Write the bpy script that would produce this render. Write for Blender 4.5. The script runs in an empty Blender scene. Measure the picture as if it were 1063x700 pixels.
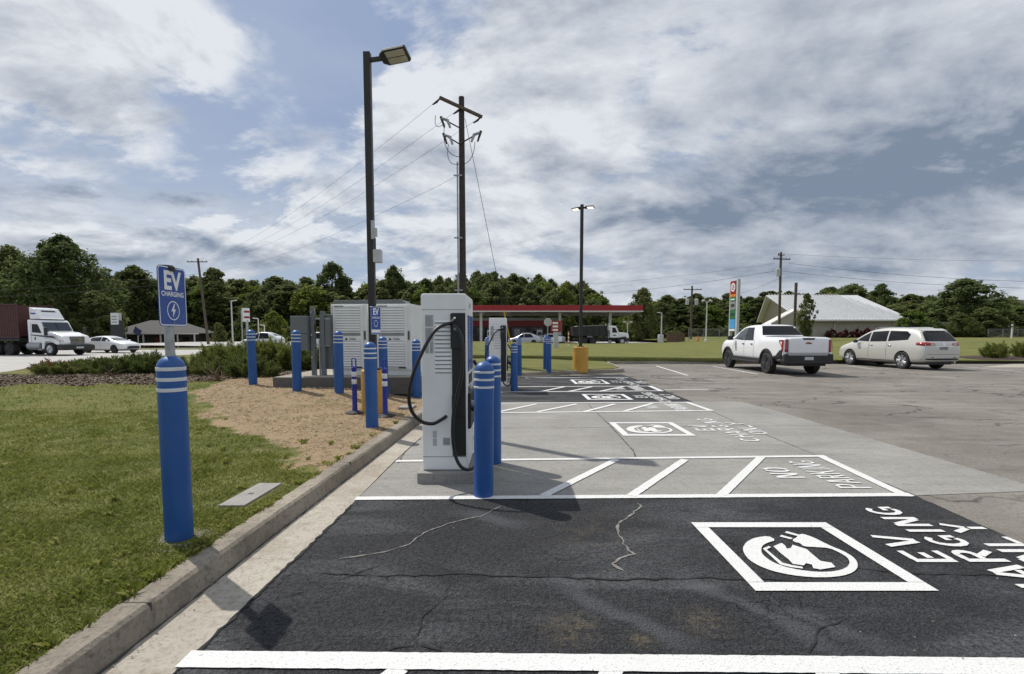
import bpy, bmesh, math, random
import numpy as np
from mathutils import Vector, Matrix
from mathutils.bvhtree import BVHTree
R = math.radians
rnd = random.Random(7)
scn = bpy.context.scene
COL = scn.collection

# ------------------------------------------------------------------ camera model (used to read true ground positions)
F = 525.0; CX = 531.5; CY = 385.0; HZ = 346.0; CH = 1.65
TH = math.atan((CY - HZ) / F)
def G(u, v, z=0.0):
    a = CY - v
    y = F*math.cos(TH) + a*math.sin(TH); zz = -F*math.sin(TH) + a*math.cos(TH)
    t = (z - CH)/zz
    return ((u - CX)*t, y*t)
def AT(u, v, Y):
    a = CY - v
    y = F*math.cos(TH) + a*math.sin(TH); zz = -F*math.sin(TH) + a*math.cos(TH)
    t = Y/y
    return ((u - CX)*t, CH + zz*t)

# ------------------------------------------------------------------ materials
def new_mat(name):
    m = bpy.data.materials.new(name); m.use_nodes = True
    nt = m.node_tree
    return m, nt, nt.nodes['Principled BSDF']
class N:
    """tiny node helper"""
    def __init__(s, nt): s.nt = nt
    def n(s, t, **k):
        x = s.nt.nodes.new(t)
        for a, b in k.items():
            if a.startswith('i_'):
                x.inputs[a[2:].replace('_', ' ')].default_value = b
            else: setattr(x, a, b)
        return x
    def l(s, a, b): s.nt.links.new(a, b)
    def noise(s, vec, scale, detail=3, rough=.55, dist=0.0):
        x = s.n('ShaderNodeTexNoise'); x.inputs['Scale'].default_value = scale
        x.inputs['Detail'].default_value = detail; x.inputs['Roughness'].default_value = rough
        x.inputs['Distortion'].default_value = dist
        if vec is not None: s.l(vec, x.inputs['Vector'])
        return x.outputs['Fac']
    def vor(s, vec, scale, feature='F1', out='Distance'):
        x = s.n('ShaderNodeTexVoronoi'); x.feature = feature; x.inputs['Scale'].default_value = scale
        if vec is not None: s.l(vec, x.inputs['Vector'])
        return x.outputs[out]
    def rng(s, v, a, b, c=0., d=1., smooth=False):
        x = s.n('ShaderNodeMapRange'); x.clamp = True
        if smooth: x.interpolation_type = 'SMOOTHSTEP'
        x.inputs[1].default_value = a; x.inputs[2].default_value = b; x.inputs[3].default_value = c; x.inputs[4].default_value = d
        s.l(v, x.inputs[0]); return x.outputs[0]
    def mix(s, f, a, b, mode='MIX'):
        x = s.n('ShaderNodeMix'); x.data_type = 'RGBA'; x.blend_type = mode
        for sock, val in ((x.inputs[0], f), (x.inputs[6], a), (x.inputs[7], b)):
            if isinstance(val, (int, float)): sock.default_value = val
            elif isinstance(val, tuple): sock.default_value = (*val, 1.) if len(val) == 3 else val
            else: s.l(val, sock)
        return x.outputs[2]
    def math(s, op, a, b=None, c=None):
        x = s.n('ShaderNodeMath'); x.operation = op
        for i, v in enumerate((a, b, c)):
            if v is None: continue
            if isinstance(v, (int, float)): x.inputs[i].default_value = v
            else: s.l(v, x.inputs[i])
        return x.outputs[0]
    def bump(s, h, dist, strength=1., normal=None):
        x = s.n('ShaderNodeBump'); x.inputs['Distance'].default_value = dist; x.inputs['Strength'].default_value = strength
        s.l(h, x.inputs['Height'])
        if normal is not None: s.l(normal, x.inputs['Normal'])
        return x.outputs[0]
    def coord(s, o='Object'): return s.n('ShaderNodeTexCoord').outputs[o]
    def scl(s, vec, sc):
        x = s.n('ShaderNodeMapping'); x.inputs['Scale'].default_value = sc; s.l(vec, x.inputs['Vector']); return x.outputs[0]

def simple(name, col, rough=.5, metal=0., var=.12, vscale=3., bump=0., bscale=60., spec=.5, dirt=0., coat=0.):
    m, nt, b = new_mat(name); k = N(nt); c = k.coord()
    f = k.noise(c, vscale, 4)
    d = tuple(x*(1-var) for x in col); u = tuple(min(1, x*(1+var)) for x in col)
    cc = k.mix(k.rng(f, .3, .7), d, u)
    if dirt:
        g = k.noise(c, vscale*2.3, 6, .7)
        cc = k.mix(k.rng(g, .5, .8, 0, dirt), cc, (.13, .11, .085))
    k.l(cc, b.inputs['Base Color'])
    if coat: b.inputs['Roughness'].default_value = rough
    else: k.l(k.rng(k.noise(c, vscale*3, 3), .3, .7, max(.02, rough-.07), min(1, rough+.07)), b.inputs['Roughness'])
    b.inputs['Metallic'].default_value = metal; b.inputs['Specular IOR Level'].default_value = spec
    if coat: b.inputs['Coat Weight'].default_value = coat
    if bump: k.l(k.bump(k.noise(c, bscale, 3), bump), b.inputs['Normal'])
    return m
M = {}
M['blue'] = simple('bollard_blue', (.009, .080, .285), .45, var=.10, dirt=.22, bump=.0006, bscale=25)
M['band'] = simple('reflective_band', (.62, .64, .66), .4, var=.08, dirt=.25)
M['sign_blue'] = simple('sign_blue', (.006, .060, .30), .3, var=.04)
M['white_sheet'] = simple('white_sheeting', (.80, .81, .82), .35, var=.04)
M['galv'] = simple('galvanised', (.36, .37, .38), .45, .6, var=.2, vscale=12)
M['black_metal'] = simple('black_metal', (.018, .016, .016), .45, var=.2)
M['bronze_pole'] = simple('bronze_pole', (.022, .018, .016), .5, var=.2)
M['black_plastic'] = simple('black_plastic', (.012, .012, .013), .45, var=.2)
M['rubber'] = simple('rubber', (.016, .016, .017), .75, var=.25, dirt=.15)
M['cable'] = simple('cable_rubber', (.01, .01, .011), .4, var=.1)
M['charger'] = simple('charger_white', (.80, .81, .80), .42, var=.05, vscale=2.5, dirt=.05)
M['charger_dark'] = simple('charger_grey', (.23, .235, .24), .5)
M['cab_white'] = simple('cabinet_white', (.74, .75, .72), .5, var=.05, dirt=.06)
M['cab_grey'] = simple('cabinet_grey', (.13, .145, .15), .5, var=.1, dirt=.1)
M['yellow'] = simple('yellow_paint', (.55, .30, .045), .6, var=.12, dirt=.35, bump=.002, bscale=30)
M['delin_blue'] = simple('delineator_blue', (.008, .02, .25), .5)
M['lamp_lens'] = simple('lamp_lens', (.42, .40, .33), .25)
M['truck_white'] = simple('truck_white', (.78, .79, .80), .25, var=.02, coat=.6)
M['gate_white'] = M['truck_white']
M['suv_paint'] = simple('champagne_paint', (.56, .55, .51), .3, .25, var=.02, coat=.7)
M['car_white'] = simple('car_white', (.72, .73, .74), .28, var=.02, coat=.5)
M['car_silver'] = simple('car_silver', (.42, .44, .46), .28, .5, var=.02, coat=.5)
M['cladding'] = simple('cladding', (.02, .02, .021), .6)
M['glass'] = simple('dark_glass', (.008, .009, .011), .06, var=.05, spec=.28)
M['glass_lit'] = simple('windscreen_glass', (.035, .045, .05), .05, var=.05, spec=.7)
M['tyre'] = simple('tyre', (.018, .018, .018), .8, bump=.002, bscale=40)
M['rim_dark'] = simple('rim_dark', (.05, .05, .052), .4, .6)
M['rim'] = simple('rim_silver', (.55, .56, .57), .28, .9)
M['chrome'] = simple('chrome', (.7, .7, .7), .15, 1.)
M['red_lens'] = simple('red_lens', (.32, .008, .008), .15, var=.2, vscale=9, coat=.5)
M['clear_lens'] = simple('clear_lens', (.6, .6, .58), .1)
M['amber'] = simple('amber_lens', (.7, .18, .03), .2)
M['plate'] = simple('licence_plate', (.45, .47, .48), .4)
M['wood'] = simple('wood_pole', (.10, .078, .06), .85, var=.3, vscale=6, bump=.01, bscale=14)
M['wood_dark'] = simple('wood_pole_dark', (.045, .037, .032), .85, var=.3, vscale=6)
M['wire'] = simple('wire', (.05, .05, .055), .6)
M['maroon'] = simple('maroon_steel', (.055, .011, .011), .6, var=.2, dirt=.3)
M['red'] = simple('red_fascia', (.30, .008, .014), .4, var=.05)
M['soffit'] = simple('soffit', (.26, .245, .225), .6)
M['canopy_white'] = simple('canopy_white', (.62, .60, .57), .5)
M['stucco'] = simple('stucco', (.42, .38, .31), .85, var=.08, dirt=.15)
M['brick'] = simple('red_brick', (.20, .055, .04), .85, var=.2)
M['shingle'] = simple('shingle', (.075, .072, .07), .9, var=.25, vscale=8)
M['dark_wall'] = simple('dark_wall', (.06, .055, .05), .7, var=.2)
M['store_glass'] = simple('store_glass', (.02, .02, .022), .1, var=.3)
M['orange'] = simple('orange_plastic', (.65, .12, .02), .5)
M['guard_yellow'] = simple('guard_yellow', (.62, .40, .03), .5)
M['grey_paint'] = simple('light_grey_paint', (.45, .46, .46), .5)
M['green_sign'] = simple('green_sign', (.03, .16, .07), .4)
M['light_blue_sign'] = simple('light_blue_sign', (.08, .33, .62), .4)
M['orange_sign'] = simple('orange_sign', (.65, .2, .02), .4)
M['navy'] = simple('navy', (.012, .022, .07), .6)
M['ink'] = simple('dark_ink', (.03, .03, .035), .6)
M['ink_grey'] = simple('grey_ink', (.20, .21, .22), .6)
M['bark'] = simple('bark', (.07, .055, .042), .95, var=.3, vscale=5, bump=.02, bscale=10)
M['stone'] = simple('gravel_stone', (.30, .28, .25), .9, var=.3)
M['drygrass'] = simple('dead_twig', (.12, .075, .045), .9, var=.3)
M['bed_dark'] = simple('dump_bed', (.015, .015, .017), .6, dirt=.3)

def metal_roof():
    m, nt, b = new_mat('ribbed_white_roof'); k = N(nt); c = k.coord()
    w = k.n('ShaderNodeTexWave'); w.bands_direction = 'X'; w.inputs['Scale'].default_value = .9
    k.l(c, w.inputs['Vector'])
    k.l(k.mix(k.noise(c, .6, 4), (.52, .53, .54), (.66, .67, .67)), b.inputs['Base Color'])
    b.inputs['Roughness'].default_value = .45
    return m
M['metal_roof'] = metal_roof()

def leaf_mat(name, c1, c2, c3, trans=.25):
    m, nt, b = new_mat(name); k = N(nt)
    g = k.n('ShaderNodeNewGeometry').outputs['Random Per Island']
    oi = k.n('ShaderNodeObjectInfo').outputs['Random']
    c = k.coord()
    f = k.noise(c, .55, 3)
    col = k.mix(k.rng(f, .35, .65), c1, c2)
    col = k.mix(k.rng(g, .55, 1., 0, .7), col, c3)
    h = k.n('ShaderNodeHueSaturation')
    k.l(k.rng(oi, 0, 1, .482, .515), h.inputs['Hue']); k.l(k.rng(oi, 0, 1, 1.15, .85), h.inputs['Value'])
    k.l(col, h.inputs['Color'])
    k.l(h.outputs[0], b.inputs['Base Color']); b.inputs['Roughness'].default_value = .75
    b.inputs['Specular IOR Level'].default_value = .08
    t = k.n('ShaderNodeBsdfTranslucent'); k.l(h.outputs[0], t.inputs['Color'])
    mx = k.n('ShaderNodeMixShader'); mx.inputs[0].default_value = trans
    k.l(b.outputs[0], mx.inputs[1]); k.l(t.outputs[0], mx.inputs[2])
    k.l(mx.outputs[0], nt.nodes['Material Output'].inputs[0])
    return m
M['leaf_oak'] = leaf_mat('leaf_dark', (.085, .110, .038), (.12, .148, .052), (.155, .18, .07), .55)
M['leaf_mid'] = leaf_mat('leaf_mid', (.120, .148, .052), (.16, .19, .07), (.20, .225, .095), .55)
M['leaf_light'] = leaf_mat('leaf_light', (.12, .17, .035), (.16, .21, .045), (.20, .24, .065), .5)
M['leaf_juniper'] = leaf_mat('juniper', (.065, .092, .028), (.11, .135, .038), (.17, .19, .055), .45)
M['leaf_hedge'] = leaf_mat('hedge_leaf', (.11, .14, .033), (.17, .19, .048), (.22, .23, .07), .5)
M['leaf_brown'] = leaf_mat('dead_juniper', (.14, .065, .03), (.20, .10, .05), (.26, .15, .07))
M['leaf_burgundy'] = leaf_mat('burgundy_leaf', (.05, .010, .012), (.08, .015, .018), (.10, .03, .02))
M['blade'] = leaf_mat('grass_blade', (.125, .160, .028), (.20, .225, .05), (.36, .33, .14), .5)
M['straw'] = leaf_mat('straw_bits', (.27, .21, .125), (.40, .315, .20), (.54, .45, .31), .1)
M['chips'] = leaf_mat('bark_chips', (.11, .078, .055), (.19, .145, .11), (.33, .28, .22), .0)

# ------------------------------------------------------------------ mesh builder
class MB:
    def __init__(s): s.v = []; s.f = []
    def add(s, vs, fs):
        o = len(s.v); s.v += [tuple(x) for x in vs]; s.f += [tuple(i+o for i in f) for f in fs]; return s
    def box(s, c, d, rz=0., rx=0., ry=0.):
        m = Matrix.Rotation(rz, 4, 'Z') @ Matrix.Rotation(ry, 4, 'Y') @ Matrix.Rotation(rx, 4, 'X')
        vs = [Vector(c) + m @ Vector((sx*d[0]/2, sy*d[1]/2, sz*d[2]/2)) for sz in (-1, 1) for sy in (-1, 1) for sx in (-1, 1)]
        return s.add(vs, [(0, 2, 3, 1), (4, 5, 7, 6), (0, 1, 5, 4), (2, 6, 7, 3), (0, 4, 6, 2), (1, 3, 7, 5)])
    def bb(s, x0, x1, y0, y1, z0, z1): return s.box(((x0+x1)/2, (y0+y1)/2, (z0+z1)/2), (x1-x0, y1-y0, z1-z0))
    def tube(s, pts, r, n=10, cap=True):
        pts = [Vector(p) for p in pts]; rs = r if isinstance(r, (list, tuple)) else [r]*len(pts)
        vs = []; prev = None
        for i, p in enumerate(pts):
            t = (pts[min(i+1, len(pts)-1)] - pts[max(i-1, 0)]).normalized()
            if prev is None:
                a = Vector((0, 0, 1)) if abs(t.z) < .9 else Vector((1, 0, 0)); u = t.cross(a).normalized()
            else: u = (prev - t*prev.dot(t)).normalized()
            prev = u; w = t.cross(u)
            for k in range(n):
                a = 2*math.pi*k/n; vs.append(p + (u*math.cos(a) + w*math.sin(a))*rs[i])
        fs = []
        for i in range(len(pts)-1):
            for k in range(n): fs.append((i*n+k, i*n+(k+1) % n, (i+1)*n+(k+1) % n, (i+1)*n+k))
        if cap: fs += [tuple(reversed(range(n))), tuple(range((len(pts)-1)*n, len(pts)*n))]
        return s.add(vs, fs)
    def lathe(s, prof, n=24, c=(0, 0, 0), axis='z'):
        vs = []; fs = []
        for r, z in prof:
            for k in range(n):
                a = 2*math.pi*k/n
                p = (r*math.cos(a), r*math.sin(a), z) if axis == 'z' else (z, r*math.cos(a), r*math.sin(a))
                vs.append((p[0]+c[0], p[1]+c[1], p[2]+c[2]))
        for i in range(len(prof)-1):
            for k in range(n): fs.append((i*n+k, i*n+(k+1) % n, (i+1)*n+(k+1) % n, (i+1)*n+k))
        if prof[0][0] > 1e-4: fs.append(tuple(reversed(range(n))))
        if prof[-1][0] > 1e-4: fs.append(tuple(range((len(prof)-1)*n, len(prof)*n)))
        return s.add(vs, fs)
    def prism(s, poly, a0, a1, plane='xy'):
        def P(p, h): return (p[0], p[1], h) if plane == 'xy' else ((h, p[0], p[1]) if plane == 'yz' else (p[0], h, p[1]))
        n = len(poly)
        vs = [P(p, a0) for p in poly] + [P(p, a1) for p in poly]
        fs = [tuple(reversed(range(n))), tuple(range(n, 2*n))] + [(i, (i+1) % n, n+(i+1) % n, n+i) for i in range(n)]
        return s.add(vs, fs)
    def poly(s, pts): return s.add(pts, [tuple(range(len(pts)))])
    def build(s, name, mat, parent=None, smooth=False, bevel=0., loc=None):
        me = bpy.data.meshes.new(name); me.from_pydata(s.v, [], s.f)
        bm = bmesh.new(); bm.from_mesh(me); bmesh.ops.recalc_face_normals(bm, faces=bm.faces[:]); bm.to_mesh(me); bm.free()
        me.materials.append(mat)
        o = bpy.data.objects.new(name, me); COL.objects.link(o)
        if parent: o.parent = parent
        if smooth:
            me.polygons.foreach_set('use_smooth', [True]*len(me.polygons))
            sharp(me)
        if bevel:
            b = o.modifiers.new('bevel', 'BEVEL'); b.width = bevel; b.segments = 2; b.limit_method = 'ANGLE'; b.angle_limit = R(40)
        if loc: o.location = loc
        return o
def sharp(me, ang=40):
    bm = bmesh.new(); bm.from_mesh(me)
    for e in bm.edges:
        if len(e.link_faces) == 2 and e.calc_face_angle(0) > R(ang): e.smooth = False
    bm.to_mesh(me); bm.free()
def fast_tag(o, label=None, cat=None, group=None, kind=None):
    for k, v in (('label', label), ('category', cat), ('group', group), ('kind', kind)):
        if v: o[k] = v
    return o
tag = fast_tag
def thing(name, label, cat, loc=(0, 0, 0), rz=0., group=None):
    o = bpy.data.objects.new(name, None); COL.objects.link(o); o.empty_display_size = .2
    o.location = loc; o.rotation_euler = (0, 0, rz)
    return tag(o, label, cat, group)
def copy_tree(o, parent=None):
    c = o.copy(); COL.objects.link(c)
    if parent: c.parent = parent
    for ch in o.children: copy_tree(ch, c)
    return c
def text_mesh(s, size, bold=.0, align='CENTER'):
    cu = bpy.data.curves.new('t', 'FONT'); cu.body = s; cu.size = size; cu.align_x = align; cu.align_y = 'CENTER'
    cu.offset = bold; cu.fill_mode = 'FRONT'; cu.resolution_u = 4
    o = bpy.data.objects.new('t', cu); COL.objects.link(o)
    bpy.context.view_layer.update()
    me = bpy.data.meshes.new_from_object(o.evaluated_get(bpy.context.evaluated_depsgraph_get()))
    bpy.data.objects.remove(o); return me
def text(name, s, size, mat, parent, loc, rot, bold=0., sx=1., sy=1., align='CENTER'):
    me = text_mesh(s, size, bold, align)
    for v in me.vertices: v.co.x *= sx; v.co.y *= sy
    me.materials.clear(); me.materials.append(mat)
    o = bpy.data.objects.new(name, me); COL.objects.link(o)
    if parent: o.parent = parent
    o.location = loc; o.rotation_euler = rot; return o

def smooth01(x, a, b):
    t = np.clip((x-a)/(b-a), 0, 1); return t*t*(3-2*t)

# ------------------------------------------------------------------ terrain
def Xin(y):   # inner edge of the left kerb
    return np.interp(y, [-8, 2.14, 3.09, 4.06, 9.58, 14, 18.2, 19.4, 21.1, 21.7, 22.2, 26.9, 27.15, 27.3],
                     [-2.25, -2.20, -2.17, -2.13, -1.86, -1.5, -1.1, -.1, 4.05, 4.45, 4.6, 4.9, 5.2, 130])
def Xleft(y):
    return np.interp(y, [-8, 8, 19, 25, 30, 36, 44, 71, 71.5, 130], [-21, -20.5, -19.7, -21, -21, -19, -8, -8, 25, 25])
def terr(x, y):
    x = np.asarray(x, float); y = np.asarray(y, float)
    z = .142 + .22*smooth01(y, 8.8, 11.6)*smooth01(-x, 2.3, 4.2)*(1-smooth01(-x, 15.5, 19.5))
    z = z + .16*smooth01(y, 19.6, 22.5)*smooth01(-x, -6, 0)
    z = z + .15*smooth01(y, 21.5, 23)*smooth01(x, 0, 3)*(1-smooth01(x, 3.2, 4.4))*0
    z = z + .8*smooth01(x, 18, 38)*smooth01(y, 29, 72)
    z = z*(1) - .12*smooth01(-x, 18.2, 20.)*0
    n = np.sin(x*1.7+y*.9)*np.sin(y*1.3-x*.6)*.012*smooth01(np.minimum(np.abs(x-Xin(y)), 3), .1, 1.)
    return z + n
def tz(x, y): return float(terr(x, y))
STRAW_X = [-12, -8.0, -7.0, -5.9, -4.6, -3.4, -2.75, -2.2, -1.8, 0]
STRAW_Y = [40, 14.4, 11.0, 9.6, 8.0, 6.9, 6.2, 5.55, 5.0, 4]
def straw(x, y):
    s = y - np.interp(x, STRAW_X, STRAW_Y) + .35*np.sin(x*5.1+y*2.)*np.sin(y*3.7-x) + .2*np.sin(x*13)*np.sin(y*11)
    return smooth01(s, -.35, .45)*(1-smooth01(x, -1.7, -1.3))*(1-smooth01(y, 16, 18))
def bed(x, y):
    # dark bark bed with the junipers, from the left edge round behind the cabinets
    c = np.interp(x, [-21, -16, -13, -11, -9, -7.4, -5], [14.0, 14.1, 14.2, 14.3, 14.6, 16.6, 18.8])
    w = np.interp(x, [-21, -15, -11, -9, -7.4, -5], [1.3, 1.9, 2.0, 2.1, 2.1, 1.6])
    return (1-smooth01(np.abs(y-c)+.3*np.sin(x*3+y*5), w*.75, w*1.05))*(1-smooth01(x, -3, -1))*(1-smooth01(-x, 18.2, 19))

def lawn_mat():
    m, nt, b = new_mat('lawn'); k = N(nt); c = k.coord()
    n1 = k.noise(c, .7, 4); n2 = k.noise(c, 7, 5, .65); n3 = k.noise(k.scl(c, (1, .6, 1)), 45, 4, .7)
    g = k.mix(k.rng(n2, .3, .7), (.10, .12, .028), (.18, .19, .055))
    g = k.mix(k.rng(n1, .38, .66, 0, .65), g, (.21, .19, .07))
    g = k.mix(k.rng(k.noise(k.scl(c, (.3, 1.3, 1)), 1.1, 6, .75), .46, .62, 0, .6), g, (.075, .095, .028))
    g = k.mix(k.rng(k.noise(k.scl(c, (.5, 1.5, 1)), 2.6, 5, .8), .54, .66, 0, .5), g, (.26, .23, .11))
    g = k.mix(k.rng(n3, .48, .75, 0, .55), g, (.05, .058, .02))
    a = k.n('ShaderNodeAttribute'); a.attribute_name = 'straw'
    a2 = k.n('ShaderNodeAttribute'); a2.attribute_name = 'bed'
    st = k.mix(k.rng(k.noise(c, 60, 4, .7), .3, .7), (.23, .165, .098), (.42, .32, .20))
    st = k.mix(k.rng(k.noise(c, 3.2, 4), .5, .75, 0, .5), st, (.17, .115, .075))
    st = k.mix(k.rng(k.noise(c, 2.1, 6, .75), .56, .66, 0, .75), st, (.10, .12, .035))
    st = k.mix(k.rng(k.noise(c, 5, 5, .75), .60, .72, 0, .55), st, (.12, .075, .045))
    bd = k.mix(k.rng(k.noise(c, 40, 4, .75), .35, .65), (.07, .05, .038), (.26, .21, .165))
    def mask(at):
        return k.rng(k.math('ADD', at, k.math('MULTIPLY', k.math('SUBTRACT', n2, .5), 1.1)), .35, .62)
    col = k.mix(mask(a.outputs['Fac']), g, st)
    col = k.mix(mask(a2.outputs['Fac']), col, bd)
    k.l(col, b.inputs['Base Color']); b.inputs['Roughness'].default_value = .95; b.inputs['Specular IOR Level'].default_value = .15
    k.l(k.bump(n3, .03, .9, k.bump(n2, .05)), b.inputs['Normal'])
    return m
def build_lawn():
    ys = np.unique(np.concatenate([np.arange(-6, 1.5, .5), np.arange(1.5, 12, .1), np.arange(12, 28, .2), [26.9, 27.15, 27.3],
                                   np.arange(28, 71.4, .9), [71.3], np.arange(71.5, 131, 4)]))
    nc = 190; t = np.linspace(0, 1, nc)**1.8
    V = []; S = []; B = []
    for y in ys:
        xr = float(Xin(y)); xl = float(Xleft(y)); x = xr + (xl-xr)*t
        z = terr(x, np.full(nc, y)); V.append(np.stack([x, np.full(nc, y), z], 1)); S.append(straw(x, y)); B.append(bed(x, y))
    V = np.concatenate(V); S = np.concatenate(S); B = np.concatenate(B)
    nr = len(ys); i = np.arange(nr-1)[:, None]*nc + np.arange(nc-1)[None]
    fa = np.stack([i, i+1, i+nc+1, i+nc], -1).reshape(-1, 4)[:, ::-1]
    me = bpy.data.meshes.new('lawn'); me.from_pydata(V.tolist(), [], fa.tolist())
    for nm, dat in (('straw', S), ('bed', B)):
        at = me.attributes.new(nm, 'FLOAT', 'POINT'); at.data.foreach_set('value', dat)
    me.polygons.foreach_set('use_smooth', [True]*len(me.polygons)); me.materials.append(lawn_mat())
    o = bpy.data.objects.new('lawn', me); COL.objects.link(o); tag(o, kind='structure')
build_lawn()

def far_ground_mat():
    m, nt, b = new_mat('far_ground'); k = N(nt); c = k.coord()
    col = k.mix(k.rng(k.noise(c, .05, 5), .35, .65), (.07, .09, .025), (.13, .13, .05))
    k.l(col, b.inputs['Base Color']); b.inputs['Roughness'].default_value = 1.; return m
def build_ground():
    xs = np.concatenate([np.arange(-900, -100, 60), np.arange(-100, 101, 10), np.arange(160, 901, 60)])
    ys = np.concatenate([np.arange(-300, 0, 60), np.arange(0, 160, 10), np.arange(160, 1500, 80)])
    X, Y = np.meshgrid(xs, ys)
    Z = -.06 - 1.0*smooth01(-X, 34, 48)*smooth01(Y, 52, 85) + .65*smooth01(X, 30, 60)*smooth01(Y, 90, 130)
    nc = len(xs); i = np.arange(len(ys)-1)[:, None]*nc + np.arange(nc-1)[None]
    fa = np.stack([i, i+1, i+nc+1, i+nc], -1).reshape(-1, 4)
    me = bpy.data.meshes.new('ground'); me.from_pydata(np.stack([X, Y, Z], -1).reshape(-1, 3).tolist(), [], fa.tolist())
    me.materials.append(far_ground_mat()); o = bpy.data.objects.new('ground', me); COL.objects.link(o); tag(o, kind='structure')
build_ground()

# ------------------------------------------------------------------ paving materials
def old_asphalt():
    m, nt, b = new_mat('old_asphalt'); k = N(nt); c = k.coord()
    n1 = k.noise(c, .35, 5, .6); n2 = k.noise(c, 3, 5, .65); n3 = k.noise(c, 70, 4, .75)
    col = k.mix(k.rng(n1, .35, .65), (.165, .152, .132), (.270, .252, .222))
    col = k.mix(k.rng(k.noise(k.scl(c, (.25, 1.2, 1)), 1.2, 6, .75), .48, .66, 0, .8), col, (.105, .096, .084))
    col = k.mix(k.rng(n2, .45, .75, 0, .4), col, (.27, .25, .22))
    col = k.mix(k.rng(n3, .50, .68, 0, .75), col, (.05, .045, .04))
    col = k.mix(k.rng(k.noise(c, 22, 5, .85), .50, .62, 0, .6), col, (.075, .068, .06))
    col = k.mix(k.rng(k.noise(c, 130, 2), .6, .75, 0, .5), col, (.40, .38, .35))
    w = k.n('ShaderNodeVectorMath'); w.operation = 'ADD'
    nn = k.n('ShaderNodeTexNoise'); nn.inputs['Scale'].default_value = 1.5; nn.inputs['Detail'].default_value = 6; k.l(c, nn.inputs['Vector'])
    k.l(c, w.inputs[0]); k.l(nn.outputs['Color'], w.inputs[1])
    cr = k.vor(k.scl(w.outputs[0], (.6, 1.3, 1)), .55, 'DISTANCE_TO_EDGE')
    cm = k.math('MULTIPLY', k.rng(cr, .0, .026, .95, 0), k.rng(k.noise(c, .4, 3), .42, .56))
    col = k.mix(cm, col, (.04, .037, .034))
    k.l(col, b.inputs['Base Color']); b.inputs['Roughness'].default_value = .9; b.inputs['Specular IOR Level'].default_value = .25
    k.l(k.bump(n3, .006, .8), b.inputs['Normal']); return m
def dark_asphalt():
    m, nt, b = new_mat('sealed_asphalt'); k = N(nt); c = k.coord()
    agg = k.vor(c, 62, 'F1'); agg2 = k.noise(c, 34, 5, .8); pit = k.vor(c, 28, 'F1')
    big = k.noise(c, .9, 5, .6, .8)
    wear = k.rng(k.noise(k.scl(c, (.5, 1.6, 1)), .8, 4, .6, 1.2), .47, .64)      # smoother, greyer wheel tracks
    col = k.mix(k.rng(big, .35, .65), (.032, .034, .038), (.058, .060, .065))
    col = k.mix(k.math('MULTIPLY', wear, .8), col, (.088, .091, .097))
    col = k.mix(k.rng(agg, .15, .5, .75, 0), col, (.085, .087, .092))
    col = k.mix(k.rng(agg2, .42, .56, .8, 0), col, (.012, .012, .014))
    col = k.mix(k.rng(k.noise(c, 150, 1), .66, .74, 0, .7), col, (.20, .195, .19))
    dusty = k.math('MULTIPLY', k.rng(k.noise(c, 5, 5, .7), .48, .68), k.rng(k.vor(c, .55), .0, .38, 1, 0))
    col = k.mix(k.math('MULTIPLY', dusty, .55), col, (.16, .13, .09))
    sp = k.n('ShaderNodeSeparateXYZ'); k.l(c, sp.inputs[0]); wb = k.math('MULTIPLY', k.math('SUBTRACT', k.noise(c, 1.6, 3), .5), .5)
    for (p0, p1, ww) in (((.25, 3.3), (.95, 2.5), .07), ((1.05, 3.4), (1.75, 2.5), .055), ((1.5, 3.05), (1.95, 2.5), .05), ((-.6, 4.6), (.1, 4.2), .1)):
        L = math.hypot(p1[0]-p0[0], p1[1]-p0[1]); dx_, dy_ = (p1[0]-p0[0])/L, (p1[1]-p0[1])/L
        px_ = k.math('SUBTRACT', sp.outputs[0], p0[0]); py_ = k.math('SUBTRACT', sp.outputs[1], p0[1])
        al = k.math('ADD', k.math('MULTIPLY', px_, dx_), k.math('MULTIPLY', py_, dy_))
        pe = k.math('ABSOLUTE', k.math('ADD', k.math('SUBTRACT', k.math('MULTIPLY', px_, dy_), k.math('MULTIPLY', py_, dx_)), wb))
        mk = k.math('MULTIPLY', k.rng(pe, ww*.5, ww*1.5, .75, 0), k.math('MULTIPLY', k.rng(al, 0, .3), k.rng(al, L-.2, L+.1, 1, 0)))
        col = k.mix(mk, col, (.095, .099, .108))
    for (cx_, cy_, rr_) in ((.33, 2.72, .22), (1.1, 2.78, .2), (.7, 2.62, .12)):
        ds = k.n('ShaderNodeVectorMath'); ds.operation = 'DISTANCE'; k.l(c, ds.inputs[0]); ds.inputs[1].default_value = (cx_, cy_, .004)
        col = k.mix(k.math('MULTIPLY', k.rng(ds.outputs['Value'], rr_*.2, rr_, 1, 0), k.rng(k.noise(c, 14, 5, .7), .42, .62, 0, .6)), col, (.19, .155, .10))
    w = k.n('ShaderNodeVectorMath'); w.operation = 'ADD'
    nn = k.n('ShaderNodeTexNoise'); nn.inputs['Scale'].default_value = 3.0; nn.inputs['Detail'].default_value = 7; k.l(c, nn.inputs['Vector'])
    k.l(c, w.inputs[0]); k.l(nn.outputs['Color'], w.inputs[1])
    cr = k.vor(w.outputs[0], 1.5, 'DISTANCE_TO_EDGE')
    cm = k.math('MULTIPLY', k.rng(cr, .0, .014, 1, 0), k.rng(k.noise(c, .8, 3), .50, .64))
    col = k.mix(cm, col, (.008, .008, .009))
    k.l(col, b.inputs['Base Color']); b.inputs['Specular IOR Level'].default_value = .3
    k.l(k.rng(wear, 0, 1, .85, .65), b.inputs['Roughness'])
    h = k.math('MULTIPLY', k.math('ADD', k.rng(agg, 0, .6, 1, 0), k.math('MULTIPLY', agg2, 2.0)), k.rng(wear, 0, 1, 1, .5))
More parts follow.
